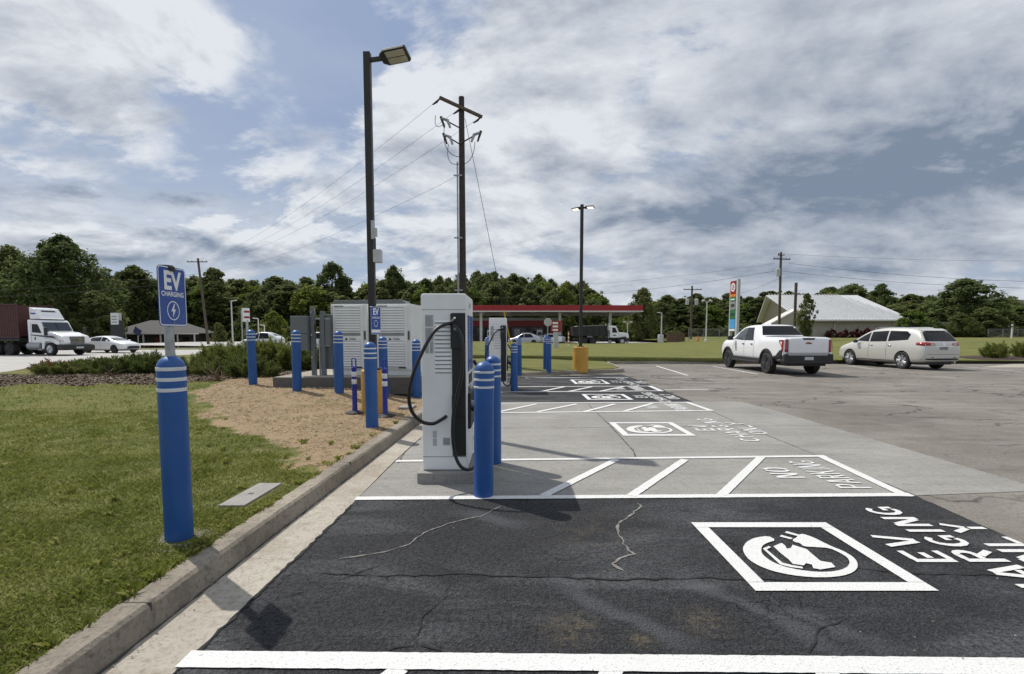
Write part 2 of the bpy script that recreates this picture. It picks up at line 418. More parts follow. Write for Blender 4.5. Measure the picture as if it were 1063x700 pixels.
    h = k.math('SUBTRACT', h, k.math('MULTIPLY', cm, 1.5))
    k.l(k.bump(h, .016, 1.), b.inputs['Normal']); return m
def concrete(name, c1, c2, c3, streak=True, bumpd=.003):
    m, nt, b = new_mat(name); k = N(nt); c = k.coord()
    n1 = k.noise(c, .8, 5, .6); n2 = k.noise(k.scl(c, (.35, 2.2, 1)) if streak else c, 2.2, 6, .7); n3 = k.noise(c, 38, 5, .75)
    col = k.mix(k.rng(n1, .3, .7), c1, c2)
    col = k.mix(k.rng(n2, .48, .75, 0, .55), col, c3)
    col = k.mix(k.rng(n3, .50, .72, 0, .6), col, tuple(x*.6 for x in c3))
    col = k.mix(k.rng(k.noise(c, 13, 6, .8), .52, .66, 0, .5), col, tuple(x*.75 for x in c3))
    col = k.mix(k.rng(k.noise(c, 6, 6, .75), .62, .72, 0, .35), col, tuple(min(1, x*1.25) for x in c2))
    k.l(col, b.inputs['Base Color']); b.inputs['Roughness'].default_value = .88; b.inputs['Specular IOR Level'].default_value = .3
    k.l(k.bump(n3, bumpd, .8), b.inputs['Normal']); return m
M['old_asphalt'] = old_asphalt(); M['dark_asphalt'] = dark_asphalt()
M['concrete'] = concrete('pad_concrete', (.225, .218, .203), (.315, .306, .285), (.155, .150, .138))
M['gutter'] = concrete('gutter_concrete', (.30, .27, .225), (.46, .43, .37), (.20, .155, .11), False, .008)
M['kerb'] = concrete('kerb_concrete', (.20, .175, .14), (.36, .32, .26), (.075, .062, .047), False, .016)
M['road'] = concrete('road_concrete', (.36, .35, .33), (.44, .43, .41), (.30, .29, .27))
M['new_concrete'] = concrete('plinth_concrete', (.26, .25, .235), (.34, .33, .31), (.19, .18, .165), False)
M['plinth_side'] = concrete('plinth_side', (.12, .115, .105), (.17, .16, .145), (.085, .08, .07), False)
def paint_mat():
    m, nt, b = new_mat('road_paint'); k = N(nt); c = k.coord()
    w = k.noise(c, 55, 4, .75); w2 = k.noise(c, 2.5, 5, .7)
    col = k.mix(k.rng(w2, .3, .7), (.58, .58, .57), (.74, .74, .73))
    col = k.mix(k.math('MULTIPLY', k.rng(k.noise(c, 90, 3, .8), .50, .60), k.rng(w2, .38, .60, .10, .62)), col, (.20, .20, .20))
    col = k.mix(k.rng(w, .60, .70, 0, .8), col, (.12, .12, .12))
    k.l(col, b.inputs['Base Color']); b.inputs['Roughness'].default_value = .7
    k.l(k.bump(w, .004, .8), b.inputs['Normal']); return m
M['paint'] = paint_mat()
M['crack'] = simple('crack', (.012, .012, .012), .95)
M['sealed_crack'] = simple('pale_crack', (.17, .162, .15), .9, var=.5, vscale=30)
M['joint'] = simple('joint', (.06, .057, .05), .95)

def sheet(name, pts, z, mat, kind='structure'):
    mb = MB(); mb.poly([(x, y, z) for x, y in pts]); o = mb.build(name, mat)
    return tag(o, kind=kind)
sheet('parking_lot', [(-2.3, -8), (90, -8), (90, 29.2), (-2.3, 27.5)], 0, M['old_asphalt'])
def gut_in(y): return float(np.interp(y, [-8, 2.35, 4.39, 6.31, 7.81, 12, 18.2], [-1.68, -1.64, -1.55, -1.52, -1.45, -1.18, -.75]))
def wavy(pts, amp, step=.12, seed=1):
    r = random.Random(seed); out = []
    for (x0, y0), (x1, y1) in zip(pts[:-1], pts[1:]):
        L = math.hypot(x1-x0, y1-y0); n = max(1, int(L/step))
        for i in range(n):
            t = i/n; out.append((x0+(x1-x0)*t + r.uniform(-amp, amp), y0+(y1-y0)*t + r.uniform(-amp, amp)))
    out.append(pts[-1]); return out
left_edge = [(gut_in(y), y) for y in np.arange(-6, 4.96, .5)]+[(gut_in(4.96), 4.96)]
sheet('sealed_asphalt_bay', wavy(left_edge, .012)+wavy([(4.1, 5.03), (4.0, 3.8), (3.9, -6)], .012, seed=2), .004, M['dark_asphalt'])
sheet('concrete_slab', [(gut_in(4.97), 4.97), (4.1, 5.035), (5.62, 5.2), (5.62, 10.9), (5.5, 12.1), (gut_in(11.9), 11.95), (gut_in(8), 8)], .004, M['concrete'])
sheet('sealed_asphalt_bay', [(gut_in(11.9), 11.96), (4.35, 12.08), (4.45, 18.4), (4.4, 20.2), (0.3, 19.0), (-.7, 18.4), (gut_in(15), 15)], .005, M['dark_asphalt'])
sheet('road', [(-160, -30), (-20.5, -8), (-20.4, 8), (-19.6, 19), (-20.9, 25), (-20.9, 30), (-18.9, 36), (-7.9, 44), (-7.9, 52), (-45, 50), (-160, 56)], 0.0, M['road'])
sheet('forecourt', [(-60, 72.5), (-7.9, 52.2), (-7.9, 71.2), (24, 71.2), (30, 100), (-60, 100)], 0.02, M['road'])
sheet('pale_asphalt_patch', [(22.5, 24.3), (60, 24.6), (60, 28.1), (27.5, 27.5)], .004, M['gutter'])

# kerbs: swept profile
def kerb(name, path, w=.16, h=.15, gut=0., mat=None):
    mb = MB(); n = len(path); P = [Vector((x, y, 0)) for x, y in path]; rings = []
    prof = [(0, -.05), (0, h), (w*.88, h), (w, h-.02), (w+.035, -.03)]
    for i, p in enumerate(P):
        t = (P[min(i+1, n-1)]-P[max(i-1, 0)]).normalized(); nr = Vector((t.y, -t.x, 0))
        rings.append([p + nr*a + Vector((0, 0, b)) for a, b in prof])
    m = len(prof); vs = [v for r in rings for v in r]
    mb.add(vs, [(i*m+k, (i+1)*m+k, (i+1)*m+k+1, i*m+k+1) for i in range(n-1) for k in range(m-1)] + [tuple(range(m)), tuple(range((n-1)*m, n*m))])
    o = mb.build(name, mat or M['kerb'], smooth=False); return tag(o, kind='structure')
kp = [(float(Xin(y)), float(y)) for y in np.arange(-6, 18.0, .4)]
kp2 = [(-1.08, 18.2), (-.9, 18.75), (-.45, 19.15), (-.1, 19.33), (1.2, 19.85), (2.6, 20.45), (3.9, 20.98), (4.3, 21.2), (4.6, 21.6), (4.72, 22.2), (4.85, 24.5), (4.9, 26.4), (5.1, 26.95), (5.6, 27.2), (12, 27.45), (28, 28.05), (60, 29.0), (90, 29.6)]
kr = random.Random(5)
kp = [(x+kr.uniform(-.004, .004), y) for x, y in kp]
kerb('kerb', kp+kp2)
gp = MB()
outer = [(x+.19, y) for x, y in kp] + [(-.88, 18.1)]
inner = [(gut_in(y), y) for y in [p[1] for p in outer]]
m = len(outer)
gp.add([(x, y, .0075) for x, y in outer]+[(x, y, .0065) for x, y in inner], [(i, i+1, m+i+1, m+i) for i in range(m-1)])
tag(gp.build('gutter', M['gutter']), kind='structure')
# dark dirt line where kerb meets the gutter, joints in the kerb and slab
def strip(mb, pts, w, z, amp=.0, seed=1, taper=True, step=.06):
    r = random.Random(seed); P = wavy(pts, amp, step, seed) if amp else pts; n = len(P); L = []; Rr = []
    for i, (x, y) in enumerate(P):
        x0, y0 = P[max(0, i-1)]; x1, y1 = P[min(n-1, i+1)]
        d = math.hypot(x1-x0, y1-y0) or 1; nx, ny = -(y1-y0)/d, (x1-x0)/d
        ww = w*.5*(r.uniform(.35, 1.5) if amp else 1)
        if taper and (i == 0 or i == n-1): ww *= .2
        L.append((x+nx*ww, y+ny*ww, z)); Rr.append((x-nx*ww, y-ny*ww, z))
    mb.add(L+Rr, [(i, i+1, n+i+1, n+i) for i in range(n-1)])
mb = MB()
strip(mb, [G(611, 420.5), G(634, 443), G(658, 469), G(660, 477)], .016, .0085, .004, taper=False)
strip(mb, [(-.9, 6.9), (-1.25, 7.4)], .01, .0085)
strip(mb, [G(437, 455), G(420, 470), G(413, 482)], .012, .0095, .003)
strip(mb, [(4.1, 5.02), (4.12, 8.0), (4.25, 11.9)], .010, .0082, .002, taper=False)
strip(mb, [(gut_in(8.7), 8.6), (5.6, 8.95)], .010, .0083, .002, taper=False)
tag(mb.build('slab_joint', M['joint']), kind='structure')
mb = MB()
def px(*p): return [G(*q) for q in p]
strip(mb, px((330, 596), (400, 599), (470, 597), (560, 600), (640, 603), (720, 601), (800, 603), (880, 606)), .016, .0095, .012, 3)
strip(mb, px((880, 590), (940, 596), (1000, 598), (1075, 596)), .014, .0096, .01, 9)
strip(mb, px((470, 603), (462, 620), (440, 640), (432, 660), (420, 672)), .010, .0097, .014, 4)
strip(mb, px((432, 672), (410, 673), (395, 680)), .010, .0097, .014, 6)
strip(mb, px((432, 672), (450, 675), (470, 681)), .010, .0097, .014, 8)
strip(mb, px((395, 588), (360, 600), (345, 605)), .008, .0097, .012, 5)
strip(mb, px((880, 640), (850, 655), (840, 680)), .009, .0097, .012, 15)
tag(mb.build('asphalt_crack', M['crack']), kind='structure')
mb = MB()
strip(mb, px((661, 523), (666, 527), (642, 545), (640, 551), (650, 570), (658, 576), (645, 580), (635, 586), (648, 594)), .020, .0091, .012, 11, step=.04)
strip(mb, px((520, 526), (500, 537), (470, 543), (440, 554), (425, 566), (400, 574), (350, 582)), .014, .0092, .008, 12, step=.05)
tag(mb.build('sealed_crack', M['sealed_crack']), kind='structure')
# fine edge crumbs where the asphalt meets gutter
mb = MB()
strip(mb, [(gut_in(y)+.005, y) for y in np.arange(1.5, 4.9, .25)], .022, .0098, .008, 21, step=.05, taper=False)
tag(mb.build('edge_crack', M['crack']), kind='structure')
mb = MB()
strip(mb, [(float(Xin(y))+.196, y) for y in np.arange(0, 18, .5)], .02, .0087, .006, 22, taper=False, step=.07)
tag(mb.build('gutter_dirt', M['joint']), kind='structure')
# kerb joints
mb = MB()
for y in (2.72, 5.8, 8.9, 12.0, 15.1):
    x = float(Xin(y)); mb.box((x+.082, y, .088), (.172, .007, .128), 0)
tag(mb.build('kerb_joint', M['joint']), kind='structure')

# ------------------------------------------------------------------ painted markings
ZP = .0115
_lj = random.Random(77)
def line(mb, a, b, w=.1, z=ZP):
    L = math.hypot(b[0]-a[0], b[1]-a[1]); n = max(2, int(L/.035)) if a[1] < 7 else 2
    nx, ny = -(b[1]-a[1])/L, (b[0]-a[0])/L; P = []; Q = []
    for i in range(n+1):
        t = i/n; x = a[0]+(b[0]-a[0])*t; y = a[1]+(b[1]-a[1])*t; e = .0022 if n > 2 else 0
        u1 = w/2+_lj.uniform(-e, e); u2 = w/2+_lj.uniform(-e, e)
        P.append((x+nx*u1, y+ny*u1, z)); Q.append((x-nx*u2, y-ny*u2, z))
    m_ = n+1; mb.add(P+Q, [(i, i+1, m_+i+1, m_+i) for i in range(n)])
mb = MB(); A = (-1.60, 2.46)
line(mb, (-1.66, 2.44), (4.1, 2.36), .13)
for q in range(4):
    x = -.55+q*1.05; line(mb, (x, 2.37), (x-.75, 1.1), .1, ZP-.001)
tag(mb.build('near_bay_line', M['paint']), kind='structure')
mb = MB()
line(mb, G(369, 518.5), G(946, 514.5), .1)
line(mb, G(411, 479.5), G(857, 474.2), .09, ZP)
line(mb, G(850, 473.5), G(942, 516.5), .11, ZP+.0008)
for a, b in (((564, 516), (640, 478)), ((655, 516), (711, 478)), ((749, 515), (790, 475.5))):
    line(mb, G(*a), G(*b), .1, ZP+.0016)
tag(mb.build('aisle_hatching', M['paint']), kind='structure')
mb = MB()
line(mb, G(440, 430), G(740, 426.8), .1); line(mb, G(470, 419.5), G(715, 418.2), .1); line(mb, G(712, 417.8), G(739, 427.2), .12, ZP+.0008)
for a, b in (((557.9, 428.2), (598.8, 420)), ((605.8, 428.2), (638.3, 420)), ((648.2, 427.5), (677.8, 419.2)), ((518, 428.2), (557, 420))):
    line(mb, G(*a), G(*b), .1, ZP+.0016)
tag(mb.build('aisle_hatching', M['paint']), kind='structure')
mb = MB()
line(mb, G(500, 407.6), G(686.5, 406.2), .11); line(mb, G(500, 402.2), G(676, 401.2), .11); line(mb, G(674, 401), G(687, 406.6), .14, ZP+.0008)
for a, b in (((590.1, 407), (614.2, 402)), ((621.7, 407), (647.3, 401.7)), ((561.5, 407), (585.6, 402))):
    line(mb, G(*a), G(*b), .11, ZP+.0016)
line(mb, G(545, 392.8), G(652, 392.2), .11)
tag(mb.build('aisle_hatching', M['paint']), kind='structure')
mb = MB()
for a, b in (((681, 380), (714, 390)), ((740, 380.5), (787, 388.7)), ((880, 380), (905, 383)), ((690, 405), (735, 404.5)), ((1000, 381), (1060, 386))):
    line(mb, G(*a), G(*b), .1, .006)
tag(mb.build('stall_line', M['paint']), kind='structure')

# traced stencil emblem (reader's frame: up = -X of the lot, right = +Y), measured on the nearest bay
OX, OY = 2.14, 3.70
def tr(pts):
    return [(G(720+a/4.252, 530+b/4.252)[0]-OX, G(720+a/4.252, 530+b/4.252)[1]-OY) for a, b in pts]
ring = tr([(330, 118), (270, 126), (232, 145), (216, 172), (222, 195), (245, 225), (290, 252), (350, 275), (430, 292), (520, 302), (600, 302), (660, 295), (705, 280), (725, 258), (722, 232), (700, 208), (660, 185), (610, 165),
           (575, 148), (530, 125), (480, 108), (460, 115), (455, 125), (435, 135), (445, 145), (470, 150), (485, 165), (540, 168), (600, 172), (650, 195), (680, 215), (690, 235), (680, 255), (650, 270), (600, 278), (540, 278), (470, 270), (400, 255), (350, 235), (315, 212), (298, 190), (300, 165), (320, 150), (364, 137)])
prongs = [tr([(410, 97), (466, 113), (458, 119), (402, 104)]), tr([(386, 114), (437, 128), (430, 134), (380, 121)])]
car = tr([(352, 165), (388, 150), (402, 160), (412, 176), (430, 172), (436, 158), (500, 178), (512, 190), (560, 230), (608, 238), (626, 257), (560, 268), (528, 262), (522, 246), (496, 240), (486, 250), (438, 243), (418, 222), (385, 196)])
roof = tr([(305, 175), (332, 164), (342, 169), (322, 179), (392, 238), (440, 250), (480, 256), (482, 264), (430, 258), (382, 246)])
def tri_poly(mb, pts, z):
    from mathutils.geometry import tessellate_polygon
    t = tessellate_polygon([[Vector((x, y, 0)) for x, y in pts]])
    mb.add([(x, y, z) for x, y in pts], [tuple(a) for a in t])
def chaikin(P):
    out = []
    for i in range(len(P)):
        a, b = P[i], P[(i+1) % len(P)]; out += [(a[0]*.78+b[0]*.22, a[1]*.78+b[1]*.22), (a[0]*.22+b[0]*.78, a[1]*.22+b[1]*.78)]
    return out
ring = chaikin(ring)
def emblem(cx, cy, w=1.17, h=1.17, idx=0, rot=0.):
    mb = MB()
    def P(p): 
        x, y = p[0]*w/1.17, p[1]*h/1.17
        return (cx + x*math.cos(rot)-y*math.sin(rot), cy + x*math.sin(rot)+y*math.cos(rot))
    a = .585; t = .11; g = .004
    for q in ([(-a, -a), (a, -a), (a, -a+t), (-a, -a+t)], [(-a, a-t), (a, a-t), (a, a), (-a, a)],
              [(-a, -a+t+g), (-a+t, -a+t+g), (-a+t, a-t-g), (-a, a-t-g)], [(a-t, -a+t+g), (a, -a+t+g), (a, a-t-g), (a-t, a-t-g)]):
        mb.poly([(*P(p), ZP) for p in q])
    for i, pl in enumerate([ring]+prongs+[car, roof]): tri_poly(mb, [P(p) for p in pl], ZP+.0003*i)
    o = mb.build('charging_emblem', M['paint']); tag(o, kind='structure')
# stencil glyphs on a 1 x 1.25 cell: strokes kept apart like a cut stencil
def arc(cx, cy, rx, ry, a0, a1, n=9): return [(cx+rx*math.cos(R(a0+(a1-a0)*i/n)), cy+ry*math.sin(R(a0+(a1-a0)*i/n))) for i in range(n+1)]
GL = {
 'E': [[(.1, 0), (.1, 1.25)], [(.22, 1.17), (.9, 1.17)], [(.3, .62), (.75, .62)], [(.22, .08), (.9, .08)]],
 'V': [[(.06, 1.25), (.44, .05)], [(.56, .05), (.94, 1.25)]],
 'C': [arc(.52, .625, .42, .53, 45, 315)],
 'H': [[(.12, 0), (.12, 1.25)], [(.88, 0), (.88, 1.25)], [(.24, .62), (.76, .62)]],
 'A': [[(.06, 0), (.44, 1.2)], [(.56, 1.2), (.94, 0)], [(.34, .36), (.66, .36)]],
 'R': [[(.12, 0), (.12, 1.25)], [(.25, 1.17), (.6, 1.17)]+arc(.6, .9, .25, .27, 90, -90, 6)+[(.25, .63)], [(.5, .52), (.88, 0)]],
 'G': [arc(.52, .625, .42, .53, 45, 300), [(.56, .5), (.92, .5), (.92, .12)]],
 'I': [[(.5, 0), (.5, 1.25)]],
 'N': [[(.1, 0), (.1, 1.25)], [(.9, 0), (.9, 1.25)], [(.24, 1.15), (.76, .1)]],
 'O': [arc(.5, .625, .4, .53, 100, 260), arc(.5, .625, .4, .53, -80, 80)],
 'L': [[(.12, 0), (.12, 1.25)], [(.26, .08), (.88, .08)]],
 'Y': [[(.08, 1.25), (.46, .66)], [(.92, 1.25), (.54, .66)], [(.5, .55), (.5, 0)]],
 'P': [[(.12, 0), (.12, 1.25)], [(.25, 1.17), (.6, 1.17)]+arc(.6, .88, .26, .29, 90, -90, 6)+[(.25, .59)]],
 'K': [[(.12, 0), (.12, 1.25)], [(.26, .62), (.86, 1.25)], [(.46, .7), (.9, 0)]],
}
WD = {'I': .42}
def painted_word(s, xtop, xbot, yc, ch_w, gap, thick=.055, name='stencil_lettering', skew=0.):
    """xtop: lot X of the letters' tops (smaller), xbot: of their feet; reading toward +Y"""
    mb = MB(); H = xbot-xtop
    tot = sum(ch_w*WD.get(c, 1) for c in s if c != ' ')+gap*(len(s)-1); y = yc-tot/2; k = 0
    for c in s:
        w = ch_w*WD.get(c, 1)
        for st in GL[c]:
            off = .29 if c == 'I' else 0
            P = [(xbot - py/1.25*H + skew*(y+(qx-off)*ch_w-yc), y+(qx-off)*ch_w) for qx, py in st]
            strip(mb, P, thick, ZP+.0002*(k % 7), 0, taper=False); k += 1
        y += w+gap
    return tag(mb.build(name, M['paint']), kind='structure')
def ev_set(cx, cy, s=1., sh=1.):
    emblem(cx, cy, 1.17*s, 1.17*sh)
    t = .05
    painted_word('EV', cx+.77*s, cx+1.07*s, cy+.06, .205*sh, .06*sh, t)
    painted_word('CHARGING', cx+1.15*s, cx+1.45*s, cy, .205*sh, .06*sh, t)
    painted_word('ONLY', cx+1.54*s, cx+1.85*s, cy+.06, .205*sh, .06*sh, t)
ev_set(2.14, 3.70)
ev_set(2.37, 8.62, 1.0, 1.05)
ev_set(2.44, 12.98, .97, .98)
ev_set(2.62, 17.05, .98, 1.25)
painted_word('NO', 3.02, 3.34, 5.86, .19, .05, .045)
painted_word('PARKING', 3.50, 3.84, 5.83, .145, .035, .036, skew=.03)
painted_word('NO', 2.95, 3.25, 11.2, .22, .045, .05)
painted_word('PARKING', 3.5, 3.85, 11.2, .13, .03, .042)
painted_word('NO', 3.05, 3.35, 14.95, .22, .045, .05)
painted_word('PARKING', 3.55, 3.9, 15.0, .14, .03, .042)

# ------------------------------------------------------------------ bollards
def make_bollard(r=.1, h=1.37):
    t = thing('bollard', 'x', 'bollard')
    prof = [(r, -.05), (r, h-r)] + [(r*math.cos(R(a)), h-r*.96+r*.96*math.sin(R(a))) for a in (12, 25, 40, 55, 70, 80)] + [(0, h)]
    MB().lathe(prof, 32).build('post', M['blue'], t, smooth=True)
    for q in (.105, .18, .255):
        MB().lathe([(r+.0005, h-q-.011), (r+.0025, h-q-.009), (r+.0025, h-q+.009), (r+.0005, h-q+.011)], 32).build('reflective_band', M['band'], t, smooth=True)
    return t
bol0 = make_bollard()
BG = 'blue dome topped bollards with three reflective bands'
spots = [
 (-.29, 5.03, 0, 'blue bollard in front of the nearest charger, the closer of that pair'),
 (-.235, 6.33, 0, 'blue bollard beside the nearest charger, half hidden behind the closer one'),
 (.065, 14.35, 0, 'blue bollard on the pavement just right of the far charger'),
 (.27, 18.9, 0, 'blue bollard standing behind the back kerb, right of the far charger'),
 (-.92, 18.9, 0, 'blue bollard peeking out left behind the far charger'),
 (1.37, 20.6, 0, 'blue bollard on the back lawn, rearmost of the two close together'),
 (1.45, 19.85, 0, 'blue bollard at the back kerb, front one of the two close together'),
 (-2.25, 8.05, 0, 'blue bollard nearest the kerb in front of the yellow lamp base'),
 (-6.48, 12.6, .0, 'blue bollard furthest left, beside the juniper hedge'),
 (-4.87, 11.4, .0, 'blue bollard at the left corner of the cabinet plinth'),
 (-3.83, 11.15, .0, 'blue bollard in front of the left power cabinet'),
 (-2.92, 11.5, .0, 'blue bollard in front of the right power cabinet'),
 (-2.24, 11.8, .0, 'blue bollard at the right end of the plinth, by the nearest charger'),
]
for i, (x, y, z, lb) in enumerate(spots):
    o = bol0 if i == 0 else copy_tree(bol0)
    zz = 0 if (x > Xin(y) and i not in (3, 4, 5, 6)) else tz(x, y)
    if i in (3, 4): zz = .13
    o.location = (x, y, zz); tag(o, lb, 'bollard', BG); o.rotation_euler = (R(rnd.uniform(-.5, .5)), R(rnd.uniform(-.7, .3)), rnd.uniform(0, 6))

# sign bollard
sb = thing('sign_bollard', 'large blue bollard on the grass carrying a blue EV charging sign on a steel post', 'sign bollard', (-2.46, 3.64, .13))
r, h = .092, 1.36
MB().lathe([(r*1.0, -.05), (r, h-r)]+[(r*math.cos(R(a)), h-r+r*math.sin(R(a))) for a in (12, 25, 40, 55, 70, 80)]+[(0, h)], 40).build('post', M['blue'], sb, smooth=True)
for q in (.095, .17, .245):
    MB().lathe([(r+.0005, h-q-.013), (r+.0025, h-q-.011), (r+.0025, h-q+.011), (r+.0005, h-q+.013)], 40).build('reflective_band', M['band'], sb, smooth=True)
MB().lathe([(.031, h-.03), (.031, 1.96), (.03, 1.965), (0, 1.965)], 20).build('sign_post', M['galv'], sb, smooth=True)
MB().lathe([(.032, 1.955), (.052, 1.96), (.056, 1.985), (.045, 2.0), (0, 2.005)], 20).build('post_cap', M['cladding'], sb, smooth=True)
sg = bpy.data.objects.new('sign_panel_mount', None)
bpy.data.objects.remove(sg)
def rrect(w, h, r, n=6):
    out = []
    for cx, cy, a0 in ((w/2-r, h/2-r, 0), (-w/2+r, h/2-r, 90), (-w/2+r, -h/2+r, 180), (w/2-r, -h/2+r, 270)):
        out += [(cx+r*math.cos(R(a0+90*i/n)), cy+r*math.sin(R(a0+90*i/n))) for i in range(n+1)]
    return out
ra = R(91)          # the panel's right edge points away from the road user
pan = MB().prism(rrect(.305, .42, .03), -.0015, .0015, 'xz').build('sign_panel', M['sign_blue'], sb, bevel=0)
pan.location = (.036*math.sin(ra)+.0, -.036*math.cos(ra), 1.78); pan.rotation_euler = (0, 0, ra)
def ring2(mb, outer, inner, y):
    n = len(outer); mb.add([(a, y, b) for a, b in outer]+[(a, y, b) for a, b in inner], [(i, (i+1) % n, n+(i+1) % n, n+i) for i in range(n)])
mb = MB(); ring2(mb, rrect(.297, .412, .027), rrect(.283, .398, .02), -.0025); mb.build('border', M['white_sheet'], pan)
circ = lambda r, n=32, cx=0, cz=0: [(cx+r*math.cos(2*math.pi*i/n), cz+r*math.sin(2*math.pi*i/n)) for i in range(n)]
mb = MB(); ring2(mb, circ(.068, cz=-.10), circ(.061, cz=-.10), -.0025); mb.build('bolt_ring', M['white_sheet'], pan)
MB().poly([(x, -.003, z-.10) for x, z in ((.010, .050), (-.026, -.006), (-.004, -.004), (-.012, -.050), (.026, .010), (.004, .008), (.018, .050))]).build('lightning_bolt', M['white_sheet'], pan)
text('lettering', 'EV', .17, M['white_sheet'], pan, (0, -.0028, .105), (R(90), 0, 0), .006, sy=1.05)
text('lettering', 'CHARGING', .046, M['white_sheet'], pan, (0, -.0028, .015), (R(90), 0, 0), .0012, sx=1.02)
mb = MB()
for zz in (-.165, .165): mb.lathe([(0, -.004), (.007, -.0035), (.007, 0)], 12, axis='z')
for zz in (-.185, .19): MB().tube([(0, -.005, zz), (0, .002, zz)], .006, 10).build('rivet', M['galv'], pan)

# ------------------------------------------------------------------ chargers
def make_charger():
    t = thing('ev_charger', 'x', 'ev charger')
    W, D, Hh, b = .50, .86, 1.96, .12
    MB().bb(-W/2-.045, W/2+.12, -.11, D+.08, -.03, b).build('base_plinth', M['new_concrete'], t, bevel=.008)
    # body: profile in x-z with rounded top
    def shell(x0, x1, z0, z1, r):
        return [(x0, z0), (x1, z0), (x1, z1-r)] + [(x1-r+r*math.cos(R(a)), z1-r+r*math.sin(R(a))) for a in (15, 30, 45, 60, 75, 90)] + [(x0+r-r*math.sin(R(a)), z1-r+r*math.cos(R(a))) for a in (0, 15, 30, 45, 60, 75, 90)]
    body = MB().prism(shell(-W/2, W/2, b+.005, b+Hh, .03), 0, D, 'xz').build('body', M['charger'], t, bevel=.012)
    MB().bb(-W/2+.004, W/2-.004, -.004, .004, b+.155, b+.16).build('panel_seam', M['ink_grey'], body)
    MB().bb(-W/2+.004, W/2-.004, -.003, .004, b+1.785, b+1.789).build('panel_seam', M['ink_grey'], body)
    # dark cable column on the front, right part
    col = MB().bb(.085, .235, -.012, .03, b+.165, b+1.75).build('cable_column', M['black_plastic'], t, bevel=.006)
    MB().bb(.075, .22, -.03, -.0121, b+1.36, b+1.745).build('column_cover', M['black_plastic'], col, bevel=.006)
    MB().bb(.082, .225, -.032, -.0121, b+.62, b+.85).build('column_cover', M['black_plastic'], col, bevel=.006)
    for i in range(13):
        z = b+1.66-i*.0455
        MB().prism([(0.001, z-.016), (-.011, z-.010), (.001, z+.010)], -.10, .075, 'yz').build('louvre', M['charger_dark'] if False else M['charger'], body)
        MB().bb(-.10, .075, -.0025, -.001, z-.024, z-.0165).build('louvre_gap', M['ink_grey'], body)
    mb = MB()
    for (x0, x1, z0, z1) in ((-.205, -.115, 1.60, 1.73), (-.205, -.115, 1.45, 1.59), (-.205, -.165, 1.31, 1.44), (-.155, -.115, 1.31, 1.44), (-.135, -.09, .28, .36), (-.135, -.09, .37, .45)):
        mb.bb(x0, x1, -.003, .002, b+z0, b+z1)
    lab = mb.build('rating_label', M['grey_paint'], body)
    mb = MB(); lr = random.Random(3)
    for (x0, x1, z0, z1) in ((-.205, -.115, 1.60, 1.73), (-.205, -.115, 1.45, 1.59), (-.205, -.165, 1.31, 1.44), (-.155, -.115, 1.31, 1.44)):
        z = z1-.012
        while z > z0+.01:
            mb.bb(x0+.006, x1-.006-lr.uniform(0, .02), -.0042, -.0032, b+z-.003, b+z); z -= .0095
    mb.build('label_print', M['ink_grey'], lab)
    MB().bb(-.02, .055, -.006, .003, b+.29, b+.37).build('cable_inlet_plate', M['galv'], body)
    # customer side (+x)
    x = W/2
    MB().bb(x-.002, x+.004, .10, D-.08, b+1.10, b+1.73).build('blue_panel', M['sign_blue'], t)
    text('panel_lettering', 'EV CHARGING', .10, M['white_sheet'], t, (x+.0055, .3, b+1.42), (R(90), R(-90), R(90)), .002)
    text('panel_lettering', 'EV', .09, M['ink'], t, (x+.003, .42, b+1.84), (R(90), 0, R(90)), .002, sx=1.4)
    MB().bb(x-.002, x+.006, .2, .62, b+.95, b+1.06).build('card_reader', M['ink'], t)
    MB().bb(x-.002, x+.012, .14, .36, b+.80, b+.93).build('screen', M['store_glass'], t)
    hs = MB().bb(x-.002, x+.035, .06, D-.12, b+.46, b+.86).build('holster_recess', M['black_plastic'], t, bevel=.008)
    MB().bb(x-.001, x+.003, .05, D-.05, b+.03, b+.42).build('lower_door', M['charger'], t, bevel=.002)
    for i, yy in enumerate((.14, .56)):
        g = MB().tube([(x+.03, yy, b+.70), (x+.10, yy-.01, b+.66), (x+.14, yy-.02, b+.58), (x+.15, yy-.02, b+.48)], [.035, .038, .028, .022], 12).build('plug_handle', M['black_plastic'], t, smooth=True)
        MB().tube([(x+.02, yy, b+.74), (x+.09, yy, b+.72)], .042, 14).build('plug_collar', M['charger_dark'], g, smooth=True)
    # hoses
    def smooth_path(P, n=8):
        P = [Vector(p) for p in P]; out = []
        for i in range(len(P)-1):
            p0 = P[max(i-1, 0)]; p1 = P[i]; p2 = P[i+1]; p3 = P[min(i+2, len(P)-1)]
            for j in range(n):
                u = j/n
                out.append(.5*((2*p1)+(-p0+p2)*u+(2*p0-5*p1+4*p2-p3)*u*u+(-p0+3*p1-3*p2+p3)*u**3))
        out.append(P[-1]); return out
    def hp(u, v, Y):   # where the hose runs in front of the nearest charger, in its local frame
        xx, zz = AT(u, v, Y); return (xx+.745, Y-5.55, zz)
    P1 = [hp(468.5, 336, 5.50), hp(462, 337, 5.42), hp(453, 342, 5.36), hp(445, 353, 5.31), hp(434, 375, 5.26), hp(427, 395, 5.25), hp(424.5, 412, 5.26), hp(427.5, 427, 5.29), hp(437, 437.5, 5.34), hp(449, 440, 5.40), hp(458, 436, 5.47), hp(463, 432.5, 5.55)]
    MB().tube(smooth_path(P1), .0195, 12).build('charging_cable', M['cable'], t, smooth=True)
